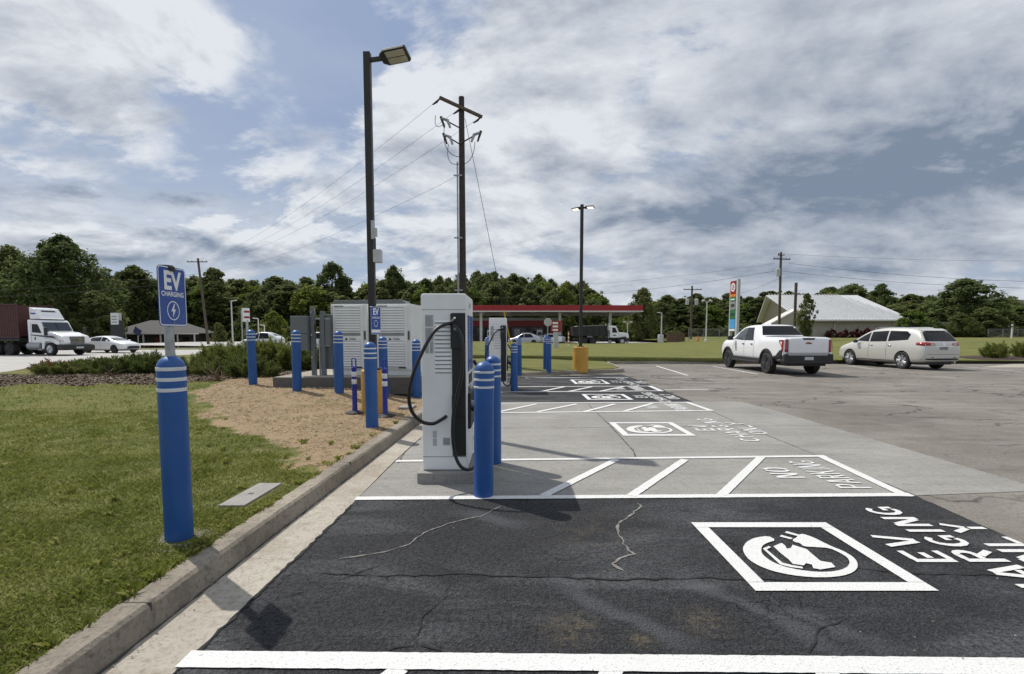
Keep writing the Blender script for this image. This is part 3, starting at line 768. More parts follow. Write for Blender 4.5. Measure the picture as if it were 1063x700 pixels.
    P2 = [hp(469, 336, 5.50), hp(474, 340, 5.42), hp(479, 350, 5.38), hp(480.5, 366, 5.37), hp(479, 390, 5.37), hp(474, 412, 5.38), hp(470.5, 432, 5.38), hp(470, 455, 5.38), hp(473, 474, 5.38), hp(479, 485, 5.38), hp(487, 487.5, 5.42), hp(494, 482, 5.5), hp(497, 462, 5.6), (x+.155, .14, b+.44), (x+.15, .12, b+.50)]
    MB().tube(smooth_path(P2), .0185, 12).build('charging_cable', M['cable'], t, smooth=True)
    P3 = [(x+.03, .60, b+1.2), (x+.14, .64, b+.95), (x+.16, .68, b+.5), (x+.13, .70, b+.2), (x+.14, .66, b+.12), (x+.17, .60, b+.25), (x+.15, .54, b+.50)]
    MB().tube(smooth_path(P3), .0185, 10).build('charging_cable', M['cable'], t, smooth=True)
    MB().tube([hp(466, 336, 5.54), hp(470, 333, 5.47), hp(472, 330, 5.44)], .013, 10).build('cable_clamp', M['chrome'], t, smooth=True)
    MB().tube([(.13, -.01, b+1.585), (.135, -.06, b+1.58)], .022, 12).build('cable_bracket', M['galv'], t, smooth=True)
    return t
ch = make_charger()
ch.location = (-.745, 5.55, 0); ch.rotation_euler = (0, 0, R(0))
tag(ch, 'white ev charger nearest the camera, black hose looping out over its left side', 'ev charger', 'white fast chargers with black hoses')
c2 = copy_tree(ch); c2.location = (-.40, 14.35, 0)
tag(c2, 'white ev charger further back, behind the front pair of blue bollards', 'ev charger', 'white fast chargers with black hoses')

# ------------------------------------------------------------------ power cabinets and plinth
pl = MB().prism([(-5.68, 11.95), (-2.42, 11.95), (-2.2, 12.15), (-2.1, 15.3), (-5.6, 15.5)], .2, .60)
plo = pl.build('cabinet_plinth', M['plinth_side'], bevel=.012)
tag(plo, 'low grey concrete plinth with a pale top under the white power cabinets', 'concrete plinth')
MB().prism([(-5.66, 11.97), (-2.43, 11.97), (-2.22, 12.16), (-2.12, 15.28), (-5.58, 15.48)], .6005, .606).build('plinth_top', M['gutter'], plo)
def make_cabinet():
    t = thing('power_cabinet', 'x', 'power cabinet')
    W, D, Hh = .93, 1.1, 1.76
    MB().bb(.0, W, .03, D, 0, .13).build('base_frame', M['cab_white'], t, bevel=.006)
    body = MB().bb(-.0, W, 0, D, .132, Hh).build('housing', M['cab_white'], t, bevel=.012)
    door = MB().bb(.06, W-.10, -.028, -.001, .17, Hh-.035).build('door', M['cab_white'], t, bevel=.008)
    n = 0
    for (z0, z1, k) in ((1.10, 1.66, 9), (.22, .84, 10)):
        MB().bb(.12, W-.17, -.031, -.0285, z0-.02, z1+.02).build('louvre_backing', M['grey_paint'], door)
        for i in range(k):
            z = z0+(z1-z0)*(i+.5)/k
            MB().prism([(-.030, z-.026), (-.050, z-.022), (-.032, z+.022)], .125, W-.175, 'yz').build('louvre', M['cab_white'], door)
    MB().bb(.12, W-.17, -.034, -.0285, .98, 1.05).build('vent_strip', M['charger_dark'], door)
    MB().bb(W-.075, W-.045, -.03, -.005, .88, 1.10).build('door_handle', M['black_plastic'], t, bevel=.004)
    MB().bb(.10, .34, -.036, -.0285, 1.70, 1.722).build('door_catch', M['ink'], door)
    MB().bb(W-.32, W-.14, -.036, -.0285, .175, .21).build('door_catch', M['ink'], door)
    MB().poly([(.36, -.0335, .875), (.44, -.0335, .875), (.40, -.0335, .94)]).build('maker_mark', M['ink'], door)
    text('maker_lettering', 'Delta', .07, M['ink_grey'], door, (.56, -.0335, .90), (R(90), 0, 0), .002, sx=1.1)
    MB().bb(.03, .05, -.006, .001, .2, Hh-.05).build('hinge_strip', M['grey_paint'], t)
    return t
cb = make_cabinet(); cb.location = (-4.50, 12.62, .606); cb.rotation_euler = (0, 0, R(-5))
tag(cb, 'white louvred power cabinet on the plinth, left one behind the two blue bollards', 'power cabinet', 'white louvred power cabinets on the plinth')
cb2 = copy_tree(cb); cb2.location = (-3.40, 12.55, .606)
tag(cb2, 'white louvred power cabinet on the plinth, right one just right of the lamp post', 'power cabinet', 'white louvred power cabinets on the plinth')
t = thing('switchgear_box', 'dark grey switchgear enclosure standing behind the white power cabinets', 'electrical enclosure', (-4.0, 14.6, .606))
MB().bb(-.95, 1.0, -.3, .5, 0, 1.86).build('enclosure', M['cab_grey'], t, bevel=.01)
MB().prism([(-1.0, 1.86), (1.05, 1.86), (.92, 1.98), (-1.0, 1.96)], -.34, .54, 'xz').build('rain_cap', M['cab_grey'], t, bevel=.01)
t = thing('meter_rack', 'grey meter panels bolted to steel posts at the left end of the plinth', 'electrical rack', (-4.78, 12.5, .606), R(-4))
for x in (-.12, .13): MB().bb(x-.05, x+.05, -.05, .05, 0, 1.68 if x < 0 else 1.58).build('post', M['galv'] if False else M['cab_grey'], t, bevel=.004)
MB().bb(-.62, -.19, -.16, .06, .62, 1.46).build('meter_box', M['cab_grey'], t, bevel=.008)
MB().bb(-.615, -.195, -.166, -.161, 1.03, 1.04).build('box_seam', M['ink'], t)
MB().bb(.0, .32, .07, .2, .15, 1.50).build('breaker_box', M['cab_grey'], t, bevel=.008)
MB().bb(.19, .31, -.04, .065, .75, 1.38).build('disconnect_switch', M['cab_grey'], t, bevel=.008)
MB().bb(-.055, -.02, -.075, -.051, 1.1, 1.25).build('switch_lever', M['black_plastic'], t)
for z in (.72, 1.38): MB().bb(-.6, .3, -.02, .03, z, z+.04).build('strut_rail', M['galv'], t)
for x, z in ((-.13, 1.0), (-.13, .45), (-.13, 1.55)): MB().tube([(x, -.051, z), (x, -.09, z)], .022, 10).build('conduit_clamp', M['galv'], t)
MB().tube([(.04, -.02, 0), (.04, -.02, .9)], .022, 10).build('conduit', M['galv'], t)

# ------------------------------------------------------------------ delineators
def make_delin():
    t = thing('delineator_post', 'x', 'delineator post')
    MB().lathe([(.19, 0), (.19, .02), (.16, .035), (.06, .05), (.055, .0501), (0, .0502)], 8).build('rubber_base', M['rubber'], t, bevel=.004)
    MB().lathe([(.05, .05), (.047, .06), (.044, .8), (.05, .84), (.052, .86), (.03, .885), (0, .89)], 18).build('tube', M['delin_blue'], t, smooth=True)
    for z in (.66, .56): pass
    for z in (.60, .74): MB().lathe([(.0465, z-.045), (.0475, z-.043), (.0475, z+.043), (.0465, z+.045)], 18).build('reflective_band', M['band'], t, smooth=True)
    mb = MB(); mb.tube([(-.035, 0, .87), (-.035, 0, 1.0), (-.03, 0, 1.03), (.03, 0, 1.03), (.035, 0, 1.0), (.035, 0, .87)], .012, 8)
    mb.build('grab_loop', M['delin_blue'], t, smooth=True)
    return t
d0 = make_delin(); dz = tz(-2.95, 9.4); d0.location = (-2.96, 9.45, dz); d0.rotation_euler = (0, 0, .2)
tag(d0, 'slim blue delineator with two white bands, left of the yellow lamp base', 'delineator post', 'slim blue delineator posts')
d1 = copy_tree(d0); d1.location = (-2.30, 9.1, tz(-2.3, 9.1)); d1.rotation_euler = (0, 0, 1.0)
tag(d1, 'slim blue delineator with two white bands, right of the yellow lamp base', 'delineator post', 'slim blue delineator posts')

# ------------------------------------------------------------------ lamp posts
def lamp_post(loc, label, H, br, bh, heads, base_r=.235, extras=False):
    t = thing('lamp_post', label, 'lamp post', loc, 0)
    MB().lathe([(base_r, -.1), (base_r, bh-.02), (base_r-.02, bh), (0, bh)], 36).build('concrete_base', M['yellow'], t, smooth=True)
    MB().bb(-.14, .14, -.14, .14, bh+.001, bh+.03).build('base_plate', M['black_metal'], t, bevel=.005)
    MB().bb(-.062, .062, -.062, .062, bh+.031, H).build('pole', M['bronze_pole'], t, bevel=.008)
    for (az, tilt, L, lit) in heads:
        e = MB(); e.bb(.06, .06+L, -.03, .03, H-.17, H-.10); 
        arm = e.build('arm', M['black_metal'], t, bevel=.006); arm.rotation_euler = (0, 0, az)
        hd = MB().prism([(0, -.09), (.10, -.15), (.50, -.15), (.53, -.13), (.53, .13), (.50, .15), (.10, .15), (0, .09)], -.035, .03).build('lamp_head', M['black_metal'], arm, bevel=.012)
        if lit: hd.scale = (.68, .68, .68)
        hd.location = (.06+L-.02, 0, H-.13); hd.rotation_euler = (tilt[0], tilt[1], 0)
        for s in (-1, 1):
            MB().bb(.13, .49, s*.066-.058, s*.066+.058, -.043, -.0352).build('lens', M['lamp_lens'] if not lit else M['lit_lens'], hd)
        MB().lathe([(.045, .031), (.045, .07), (.03, .085), (0, .087)], 14, c=(.04, 0, 0)).build('photocell', M['galv'] if lit is False else M['black_metal'], hd, smooth=True)
    return t
def lit():
    m, nt, b = new_mat('lit_lens'); b.inputs['Base Color'].default_value = (.9, .9, .85, 1)
    b.inputs['Emission Color'].default_value = (1, .93, .8, 1); b.inputs['Emission Strength'].default_value = 1.3; return m
M['lit_lens'] = lit()
lx, ly = -2.64, 9.62; lz = tz(lx, ly)
lp = lamp_post((lx, ly, lz), 'tall black lamp post on the yellow concrete base beside the power cabinets', AT(381, 55, ly)[1]-lz, 0, .82, [(R(-14), (R(-22), R(-3)), .24, False)])
Hl = 7.15-lz
# things bolted on the pole
_za = AT(390, 230, ly)[1]-lz; _zb = AT(390, 260, ly)[1]-lz
ant = MB().bb(.03, .09, -.10, -.065, _za-.34, _za).build('antenna', M['grey_paint'], lp, bevel=.006)
MB().bb(.091, .14, -.12, -.06, _za-.30, _za-.14).build('antenna_panel', M['grey_paint'], ant, bevel=.004)
MB().tube([(.10, -.08, _zb-.02), (.10, -.08, _za-.32)], .014, 8).build('mast_stub', M['black_metal'], lp)
bx = MB().bb(.065, .205, -.13, .03, _zb-.235, _zb).build('junction_box', M['grey_paint'], lp, bevel=.006)
s2 = MB().prism(rrect(.30, .46, .02), -.0015, .0015, 'xz').build('charging_sign', M['sign_blue'], lp)
s2.location = (.085, -.09, AT(386, 333, ly)[1]-lz); s2.rotation_euler = (0, 0, R(72)); s2.scale = (1.1, 1, 1.13)
mb = MB(); ring2(mb, rrect(.292, .452, .018), rrect(.28, .44, .013), -.0025); mb.build('border', M['white_sheet'], s2)
text('lettering', 'EV', .15, M['white_sheet'], s2, (0, -.0028, .14), (R(90), 0, 0), .005)
text('lettering', 'CHARGING', .045, M['white_sheet'], s2, (0, -.0028, .045), (R(90), 0, 0), .001)
mb = MB(); ring2(mb, circ(.055, cz=-.05), circ(.047, cz=-.05), -.0025); mb.build('bolt_ring', M['white_sheet'], s2)
MB().bb(-.13, .13, -.0035, -.0018, -.20, -.15).build('text_plate', M['white_sheet'], s2)
lamp_post((2.79, 20.6, tz(2.79, 20.6)), 'black twin headed lamp post on a yellow concrete base on the back lawn', AT(606, 212.5, 20.6)[1]-tz(2.79, 20.6), 0, .93, [(R(-25), (R(-14), R(2)), .10, True), (R(150), (R(12), R(3)), .02, True)], base_r=.315)

# utility cover by the kerb
t = MB().prism([(-2.56, 4.30), (-2.33, 4.30), (-2.30, 4.96), (-2.53, 4.96)], .10, .158).build('utility_cover', M['new_concrete'], bevel=.006)
tag(t, 'pale rectangular utility box lid set in the grass close to the kerb', 'utility cover')
MB().bb(-2.46, -2.41, 4.6, 4.64, .1583, .1595).build('lid_lift_hole', M['ink'], t)
MB().bb(-2.5, -2.36, 4.75, 4.76, .1582, .1592).build('lid_mark', M['ink_grey'], t)
t = MB().prism([(-2.25, 9.9), (-1.98, 9.9), (-1.96, 10.3), (-2.23, 10.3)], .1, .19).build('utility_cover', M['new_concrete'], bevel=.006)
tag(t, 'small pale utility lid in the straw behind the nearest charger', 'utility cover')
MB().bb(-2.13, -2.09, 10.08, 10.12, .1903, .1915).build('lid_lift_hole', M['ink'], t)

# ------------------------------------------------------------------ vehicles
def make_wheel(parent, x, y, r, w, rim_r, mat_rim, side, spokes=6, name='wheel'):
    """side=+1: outer face toward +x"""
    tw = MB().lathe([(rim_r, -w/2+.01), (rim_r+.02, -w/2), (r-.03, -w/2+.005), (r, -w/2+.04), (r, w/2-.04), (r-.03, w/2-.005), (rim_r+.02, w/2), (rim_r, w/2-.01), (rim_r-.01, 0), (0.01, -.0)], 32, axis='x').build(name, M['tyre'], parent, smooth=True)
    tw.location = (x, y, r)
    mb = MB(); o = side*(w/2-.035)
    mb.lathe([(rim_r*.99, o+side*.02), (rim_r*.90, o+side*.022), (rim_r*.86, o-side*.03), (rim_r*.9, o-side*.1)], 32, axis='x')
    for i in range(spokes):
        a = 2*math.pi*i/spokes; ca, sa = math.cos(a), math.sin(a)
        for q in (-.07, .07):
            c2_, s2_ = math.cos(a+q*2.2), math.sin(a+q*2.2); c1_, s1_ = math.cos(a+q*3.5), math.sin(a+q*3.5)
            p0 = Vector((o+side*.005, c1_*rim_r*.16, s1_*rim_r*.16)); p1 = Vector((o+side*.012, c2_*rim_r*.88, s2_*rim_r*.88))
            mb.tube([p0, p1], [.042, .034], 6)
    mb.tube([(o-side*.01, 0, 0), (o+side*.02, 0, 0)], rim_r*.2, 14)
    mb.build('rim', mat_rim, tw, smooth=True)
    MB().tube([(o-side*.10, 0, 0), (o-side*.085, 0, 0)], rim_r*.9, 24).build('brake_disc', M['ink'], tw)
    return tw
def loft_body(name, st, mat, parent, sub=2, mid=.5):
    """st: (y, zb, w, zbelt, wtop, ztop)"""
    rings = []
    for (y, zb, w, zs, wt, zt) in st:
        zm = zb+(zs-zb)*mid
        half = [(0, zb), (w*.82, zb), (w*.965, zb+.05), (w*.995, zm), (w*.975, zs), (wt, zt-.05-.02*(zt > 1.5)), (wt*.86, zt), (0, zt+.015)]
        rings.append([(x, y, z) for x, z in half] + [(-x, y, z) for x, z in reversed(half[1:-1])])
    m = len(rings[0]); vs = [v for r in rings for v in r]
    fs = [(i*m+k, i*m+(k+1) % m, (i+1)*m+(k+1) % m, (i+1)*m+k) for i in range(len(rings)-1) for k in range(m)]
    fs += [tuple(reversed(range(m))), tuple(range((len(rings)-1)*m, len(rings)*m))]
    o = MB().add(vs, fs).build(name, mat, None)
    s = o.modifiers.new('s', 'SUBSURF'); s.levels = sub; s.render_levels = sub
    return o
def apply_mods(o):
    bpy.context.view_layer.update()
    me = bpy.data.meshes.new_from_object(o.evaluated_get(bpy.context.evaluated_depsgraph_get()))
    o.modifiers.clear(); o.data = me
def cut(o, cutter):
    b = o.modifiers.new('b', 'BOOLEAN'); b.operation = 'DIFFERENCE'; b.solver = 'EXACT'; b.object = cutter
    apply_mods(o); bpy.data.objects.remove(cutter)
def body_bvh(o):
    me = o.data; return BVHTree.FromPolygons([v.co.copy() for v in me.vertices], [tuple(p.vertices) for p in me.polygons])
def decal(name, bvh, poly, axis, sign, mat, parent, off=.006, cell=.09, smooth=True, thick=0.):
    """a panel that follows the body: poly in (y,z) for axis x, (x,z) for axis y, (x,y) for axis z"""
    bm = bmesh.new(); vs = [bm.verts.new((a, b, 0)) for a, b in poly]; bm.faces.new(vs)
    xs = [p[0] for p in poly]; ys = [p[1] for p in poly]
    for ax, lo, hi in ((0, min(xs), max(xs)), (1, min(ys), max(ys))):
        c = lo+cell
        while c < hi-1e-3:
            no = Vector((1, 0, 0)) if ax == 0 else Vector((0, 1, 0))
            bmesh.ops.bisect_plane(bm, geom=bm.verts[:]+bm.edges[:]+bm.faces[:], plane_co=no*c, plane_no=no); c += cell
    for v in bm.verts:
        a, b = v.co.x, v.co.y
        if axis == 'x': o_, d = Vector((sign*4, a, b)), Vector((-sign, 0, 0))
        elif axis == 'y': o_, d = Vector((a, sign*8, b)), Vector((0, -sign, 0))
        else: o_, d = Vector((a, b, 5)), Vector((0, 0, -1))
        h = bvh.ray_cast(o_, d)
        if h[0] is None:
            h = bvh.find_nearest(o_ + d*(3 if axis == 'x' else 5.2))
        v.co = h[0] - d*off
    me = bpy.data.meshes.new(name); bm.to_mesh(me); bm.free(); me.materials.append(mat)
    me.polygons.foreach_set('use_smooth', [True]*len(me.polygons))
    o = bpy.data.objects.new(name, me); COL.objects.link(o); o.parent = parent
    if thick:
        s = o.modifiers.new('s', 'SOLIDIFY'); s.thickness = thick; s.offset = 0
    return o
def cyl_cutter(x0, x1, y, z, r):
    return MB().tube([(x0, y, z), (x1, y, z)], r, 40).build('cut', M['cladding'])
def rectp(a0, a1, b0, b1): return [(a0, b0), (a1, b0), (a1, b1), (a0, b1)]
def arch_flare(y, z, r, x, w, mat, parent, name='wheel_arch_trim', th=.07, a0=-12, a1=192):
    mb = MB(); n = 26; vs = []
    for i in range(n+1):
        a = R(a0+(a1-a0)*i/n)
        sg_ = 1 if x > 0 else -1
        for rr, xx in ((r-.01, x-w), (r-.01, x+.035*sg_), (r+th, x+.02*sg_), (r+th, x-w)):
            vs.append((xx if True else 0, y+rr*math.cos(a), z+rr*math.sin(a)))
    fs = [(i*4+k, i*4+(k+1) % 4, (i+1)*4+(k+1) % 4, (i+1)*4+k) for i in range(n) for k in range(4)]
    fs += [(0, 1, 2, 3), (n*4+3, n*4+2, n*4+1, n*4)]
    mb.add(vs, fs)
    return mb.build(name, mat, parent, smooth=True)

def pickup():
    t = thing('pickup_truck', 'white crew cab pickup truck parked tail first toward the camera, on the right', 'pickup truck')
    st = [(-3.07, .60, .93, 1.10, .90, 1.46), (-3.04, .56, .97, 1.12, .935, 1.50), (-2.6, .52, 1.0, 1.14, .965, 1.51), (-1.7, .50, 1.01, 1.14, .96, 1.52),
          (-1.26, .50, 1.01, 1.15, .95, 1.53), (-1.16, .50, 1.01, 1.17, .91, 1.60), (-.84, .5, 1.01, 1.22, .79, 1.96), (-.74, .5, 1.01, 1.24, .775, 2.01), (0, .5, 1.01, 1.25, .79, 2.03), (.75, .5, 1.01, 1.24, .77, 1.98),
          (1.2, .5, 1.01, 1.22, .80, 1.74), (1.62, .5, 1.01, 1.2, .88, 1.46), (2.3, .5, 1.01, 1.18, .90, 1.38), (2.68, .52, .97, 1.1, .85, 1.30), (2.80, .58, .90, 1.0, .78, 1.15)]
    b = loft_body('body', st, M['truck_white'], t)
    apply_mods(b)
    AX = (-1.84, 1.84); RR = .42
    for y in AX:
        for s in (-1, 1): cut(b, cyl_cutter(s*.60, s*1.3, y, .47, .50))
    cut(b, MB().bb(-.80, .80, -2.94, -1.32, 1.0, 1.8).build('cut', M['cladding']))
    b.parent = t; sharp(b.data, 35); b.data.materials.clear(); b.data.materials.append(M['truck_white'])
    b.data.polygons.foreach_set('use_smooth', [True]*len(b.data.polygons)); sharp(b.data, 35)
    bv = body_bvh(b)
    MB().bb(-.79, .79, -2.93, -1.33, 1.0, 1.44).build('tonneau_cover', M['cladding'], t)
    # tailgate and rear
    tg = decal('tailgate', bv, rectp(-.77, .77, .85, 1.455), 'y', -1, M['truck_white'], t, .014, thick=.016)
    decal('tailgate_handle', bv, [(-.2, 1.40), (.2, 1.40), (.24, 1.462), (-.24, 1.462)], 'y', -1, M['black_plastic'], tg, .03, thick=.02)
    decal('maker_emblem', bv, [(-.13, 1.245), (-.05, 1.245), (-.04, 1.23), (.05, 1.23), (.06, 1.245), (.13, 1.245), (.10, 1.29), (.05, 1.29), (.04, 1.305), (-.05, 1.305), (-.06, 1.29), (-.10, 1.29)], 'y', -1, M['red_emblem'], tg, .03, thick=.01)
    for a in ((-.785, -.772, .84, 1.46), (.772, .785, .84, 1.46), (-.785, .785, .835, .848)): decal('panel_gap', bv, rectp(*a), 'y', -1, M['ink'], t, .008)
    for s in (-1, 1):
        p = rectp(.79, .955, .93, 1.40) if s > 0 else rectp(-.955, -.79, .93, 1.40)
        l = decal('tail_light', bv, p, 'y', -1, M['red_lens'], t, .014, thick=.02)
        decal('tail_light_side', bv, [(-3.075, .93), (-2.95, .95), (-2.92, 1.39), (-3.075, 1.40)], 'x', s, M['red_lens'], l, .012, thick=.012)
    for s in (-1, 1): decal('tail_light_arm', bv, rectp(-2.91, -2.72, 1.34, 1.385), 'x', s, M['ink'], t, .012, thick=.01)
    bm_ = MB().prism([(-.90, .46), (.90, .46), (.95, .56), (.94, .84), (.80, .86), (.78, .80), (-.78, .80), (-.80, .86), (-.94, .84), (-.95, .56)], -3.15, -2.80, 'xz').build('rear_bumper', M['cladding'], t, bevel=.04)
    MB().bb(-.17, .17, -3.162, -3.151, .62, .74).build('licence_plate', M['plate'], bm_)
    for s in (-1, 1):
        decal('lower_cladding', bv, [(-3.06, .56), (-2.36, .56), (-2.34, .72), (-2.58, .78), (-2.85, 1.0), (-3.06, 1.02)], 'x', s, M['cladding'], t, .012, thick=.012)
        for y in AX:
            arch_flare(y, .47, .49, s*1.0 if s > 0 else s*1.0, .05*s if s > 0 else -.05, M['cladding'], t)
        MB().bb(s*1.0-.06, s*1.0+.10, -1.28, 1.28, .40, .48).build('running_board', M['cladding'], t, bevel=.02)
        MB().bb(s*1.0-.03, s*1.0+.025, -1.34, 1.34, .46, .60).build('rocker_trim', M['cladding'], t, bevel=.01)
        # glass: front door, rear door, black pillar
        decal('side_window', bv, [(.22, 1.34), (1.34, 1.38), (.92, 1.72), (.56, 1.87), (.22, 1.90)], 'x', s, M['glass_lit'], t, .006)
        decal('side_window', bv, [(-.62, 1.34), (.14, 1.34), (.14, 1.90), (-.35, 1.90)], 'x', s, M['glass'], t, .006)
        decal('door_pillar', bv, [(.13, 1.33), (.23, 1.33), (.23, 1.91), (.13, 1.91)], 'x', s, M['ink'], t, .008)
        for yy in (.16, -.72, 1.30):
            decal('door_gap', bv, rectp(yy-.006, yy+.006, .62, 1.33), 'x', s, M['ink'], t, .004)
        for yy in (.30, -.50): decal('door_handle', bv, rectp(yy-.10, yy+.06, 1.17, 1.205), 'x', s, M['ink'], t, .02, thick=.02)
        MB().bb(s*1.16-.13, s*1.16+.1, 1.10, 1.28, 1.33, 1.53).build('door_mirror', M['cladding'], t, bevel=.04)
        MB().bb(s*1.02-.08, s*1.02+.05, 1.15, 1.22, 1.36, 1.40).build('mirror_arm', M['cladding'], t)
    decal('rear_window', bv, [(-.84, 1.57), (.84, 1.57), (.68, 1.96), (-.68, 1.96)], 'y', -1, M['glass'], t, .008)
    decal('windscreen', bv, [(-.84, 1.50), (.84, 1.50), (.68, 1.92), (-.68, 1.92)], 'y', 1, M['glass'], t, .008)
    decal('headlight', bv, [(-.85, 1.0), (.85, 1.0), (.80, 1.1), (-.80, 1.1)], 'y', 1, M['clear_lens'], t, .01)
    MB().prism([(-.20, 2.03), (-.06, 2.11), (.0, 2.11), (.05, 2.03)], -.02, .02, 'yz').build('roof_antenna', M['truck_white'], t, bevel=.01)
    MB().bb(-.74, .74, -3.0, 2.6, .38, .62).build('chassis', M['ink'], t)
    for y in AX:
        for s in (-1, 1): make_wheel(t, s*.885, y, RR, .27, .30, M['rim_dark'], s, 6)
    return t
M['red_emblem'] = simple('emblem_copper', (.32, .07, .03), .3, .4)
pt = pickup(); pt.location = (11.39, 22.52, 0); pt.rotation_euler = (0, 0, 0)

def suv():
    t = thing('suv', 'champagne coloured suv with chrome spoked wheels parked right of the white pickup', 'suv')
    st = [(-2.62, .42, .80, .86, .72, 1.06), (-2.57, .36, .90, .95, .84, 1.16), (-2.42, .32, .96, 1.02, .86, 1.32), (-2.2, .30, .985, 1.08, .80, 1.60), (-2.02, .28, .99, 1.12, .74, 1.73), (-1.5, .26, 1.0, 1.13, .76, 1.80),
          (-.4, .25, 1.0, 1.11, .77, 1.82), (.35, .25, 1.0, 1.08, .745, 1.77), (.9, .25, 1.0, 1.05, .76, 1.56), (1.35, .25, 1.0, 1.0, .82, 1.28), (1.6, .25, 1.0, .99, .84, 1.15), (2.1, .26, .97, .94, .78, 1.04), (2.40, .30, .86, .84, .62, .94), (2.50, .38, .70, .72, .5, .84)]
    b = loft_body('body', st, M['suv_paint'], t); apply_mods(b)
    AX = (-1.51, 1.51); RR = .37
    for y in AX:
        for s in (-1, 1): cut(b, cyl_cutter(s*.62, s*1.3, y, .39, .415))
    b.parent = t; b.data.materials.clear(); b.data.materials.append(M['suv_paint'])
    b.data.polygons.foreach_set('use_smooth', [True]*len(b.data.polygons)); sharp(b.data, 35)
    bv = body_bvh(b)
    MB().bb(-.78, .78, -2.3, 2.2, .22, .5).build('chassis', M['ink'], t)
    decal('rear_window', bv, [(-.80, 1.22), (.80, 1.22), (.66, 1.66), (-.66, 1.66)], 'y', -1, M['glass'], t, .006)
    decal('bumper_insert', bv, [(-.90, .36), (.90, .36), (.92, .50), (-.92, .50)], 'y', -1, M['cladding'], t, .012)
    decal('licence_plate', bv, rectp(-.2, .2, .86, .98), 'y', -1, M['ink_grey'], t, .012)
    decal('hatch_gap', bv, rectp(-.8, .8, .66, .672), 'y', -1, M['ink'], t, .004)
    decal('chrome_strip', bv, rectp(-.42, .42, .995, 1.02), 'y', -1, M['chrome'], t, .012)
    decal('maker_emblem', bv, [(.06*math.cos(R(a)), 1.09+.045*math.sin(R(a))) for a in range(0, 360, 40)], 'y', -1, M['chrome'], t, .014)
    decal('rear_wiper', bv, [(-.05, 1.22), (.34, 1.255), (.34, 1.27), (-.05, 1.245)], 'y', -1, M['ink'], t, .02)
    for x_ in (-.62, .5): decal('bumper_reflector', bv, rectp(x_, x_+.14, .53, .56), 'y', -1, M['red_lens'], t, .012)
    MB().tube([(.55, -2.66, .33), (.55, -2.4, .33)], .04, 12).build('exhaust_tip', M['chrome'], t)
    for s in (-1, 1):
        p = [(s*.42, 1.06), (s*.88, 1.03), (s*.91, 1.19), (s*.46, 1.14)]
        l = decal('tail_light', bv, p, 'y', -1, M['red_lens'], t, .010, thick=.012)
        decal('tail_light_side', bv, [(-2.60, 1.02), (-2.18, 1.06), (-2.15, 1.15), (-2.55, 1.19)], 'x', s, M['red_lens'], l, .008, thick=.01)
        decal('tail_light_insert', bv, [(s*.46, 1.08), (s*.66, 1.075), (s*.66, 1.12), (s*.48, 1.115)], 'y', -1, M['clear_lens'], l, .022)
        decal('side_window', bv, [(.40, 1.17), (1.22, 1.20), (.86, 1.42), (.42, 1.61)], 'x', s, M['glass'], t, .005)
        decal('side_window', bv, [(-.62, 1.19), (.33, 1.17), (.34, 1.62), (-.60, 1.67)], 'x', s, M['glass'], t, .005)
        decal('side_window', bv, [(-1.72, 1.27), (-.70, 1.20), (-.68, 1.66), (-1.55, 1.64), (-1.78, 1.50)], 'x', s, M['glass'], t, .005)
        for yy in (.36, -.66): decal('door_gap', bv, rectp(yy-.006, yy+.006, .42, 1.14), 'x', s, M['ink'], t, .003)
        for yy in (.14, -.9): decal('door_handle', bv, rectp(yy-.02, yy+.16, 1.0, 1.03), 'x', s, M['chrome'], t, .02, thick=.02)
        decal('sill_trim', bv, rectp(-1.08, 1.08, .30, .36), 'x', s, M['cladding'], t, .006)
        MB().bb(s*1.06-.10, s*1.06+.08, .98, 1.14, 1.10, 1.25).build('door_mirror', M['ink'], t, bevel=.04)
        MB().tube([(s*.62, -1.5, 1.79), (s*.62, -1.2, 1.81), (s*.62, .0, 1.82), (s*.60, .4, 1.77)], .012, 8).build('roof_rail', M['chrome'], t, smooth=True)
    decal('windscreen', bv, [(-.80, 1.22), (.80, 1.22), (.66, 1.66), (-.66, 1.66)], 'y', 1, M['glass'], t, .006)
    MB().prism([(-2.20, 1.665), (-1.95, 1.752), (-1.9, 1.74), (-2.15, 1.63)], -.60, .60, 'yz').build('spoiler', M['suv_paint'], t, bevel=.01)
    for y in AX:
        for s in (-1, 1): make_wheel(t, s*.86, y, RR, .25, .285, M['rim'], s, 7)
    return t
sv = suv()
_a = math.atan2(.40, 2.96)
sv.rotation_euler = (0, 0, _a)
_rl = Vector((17.98, 23.35, 0)); _c = _rl + Matrix.Rotation(_a, 3, 'Z') @ Vector((.99, 1.51, 0)); sv.location = _c; sv.scale = (1, 1, 1.06)

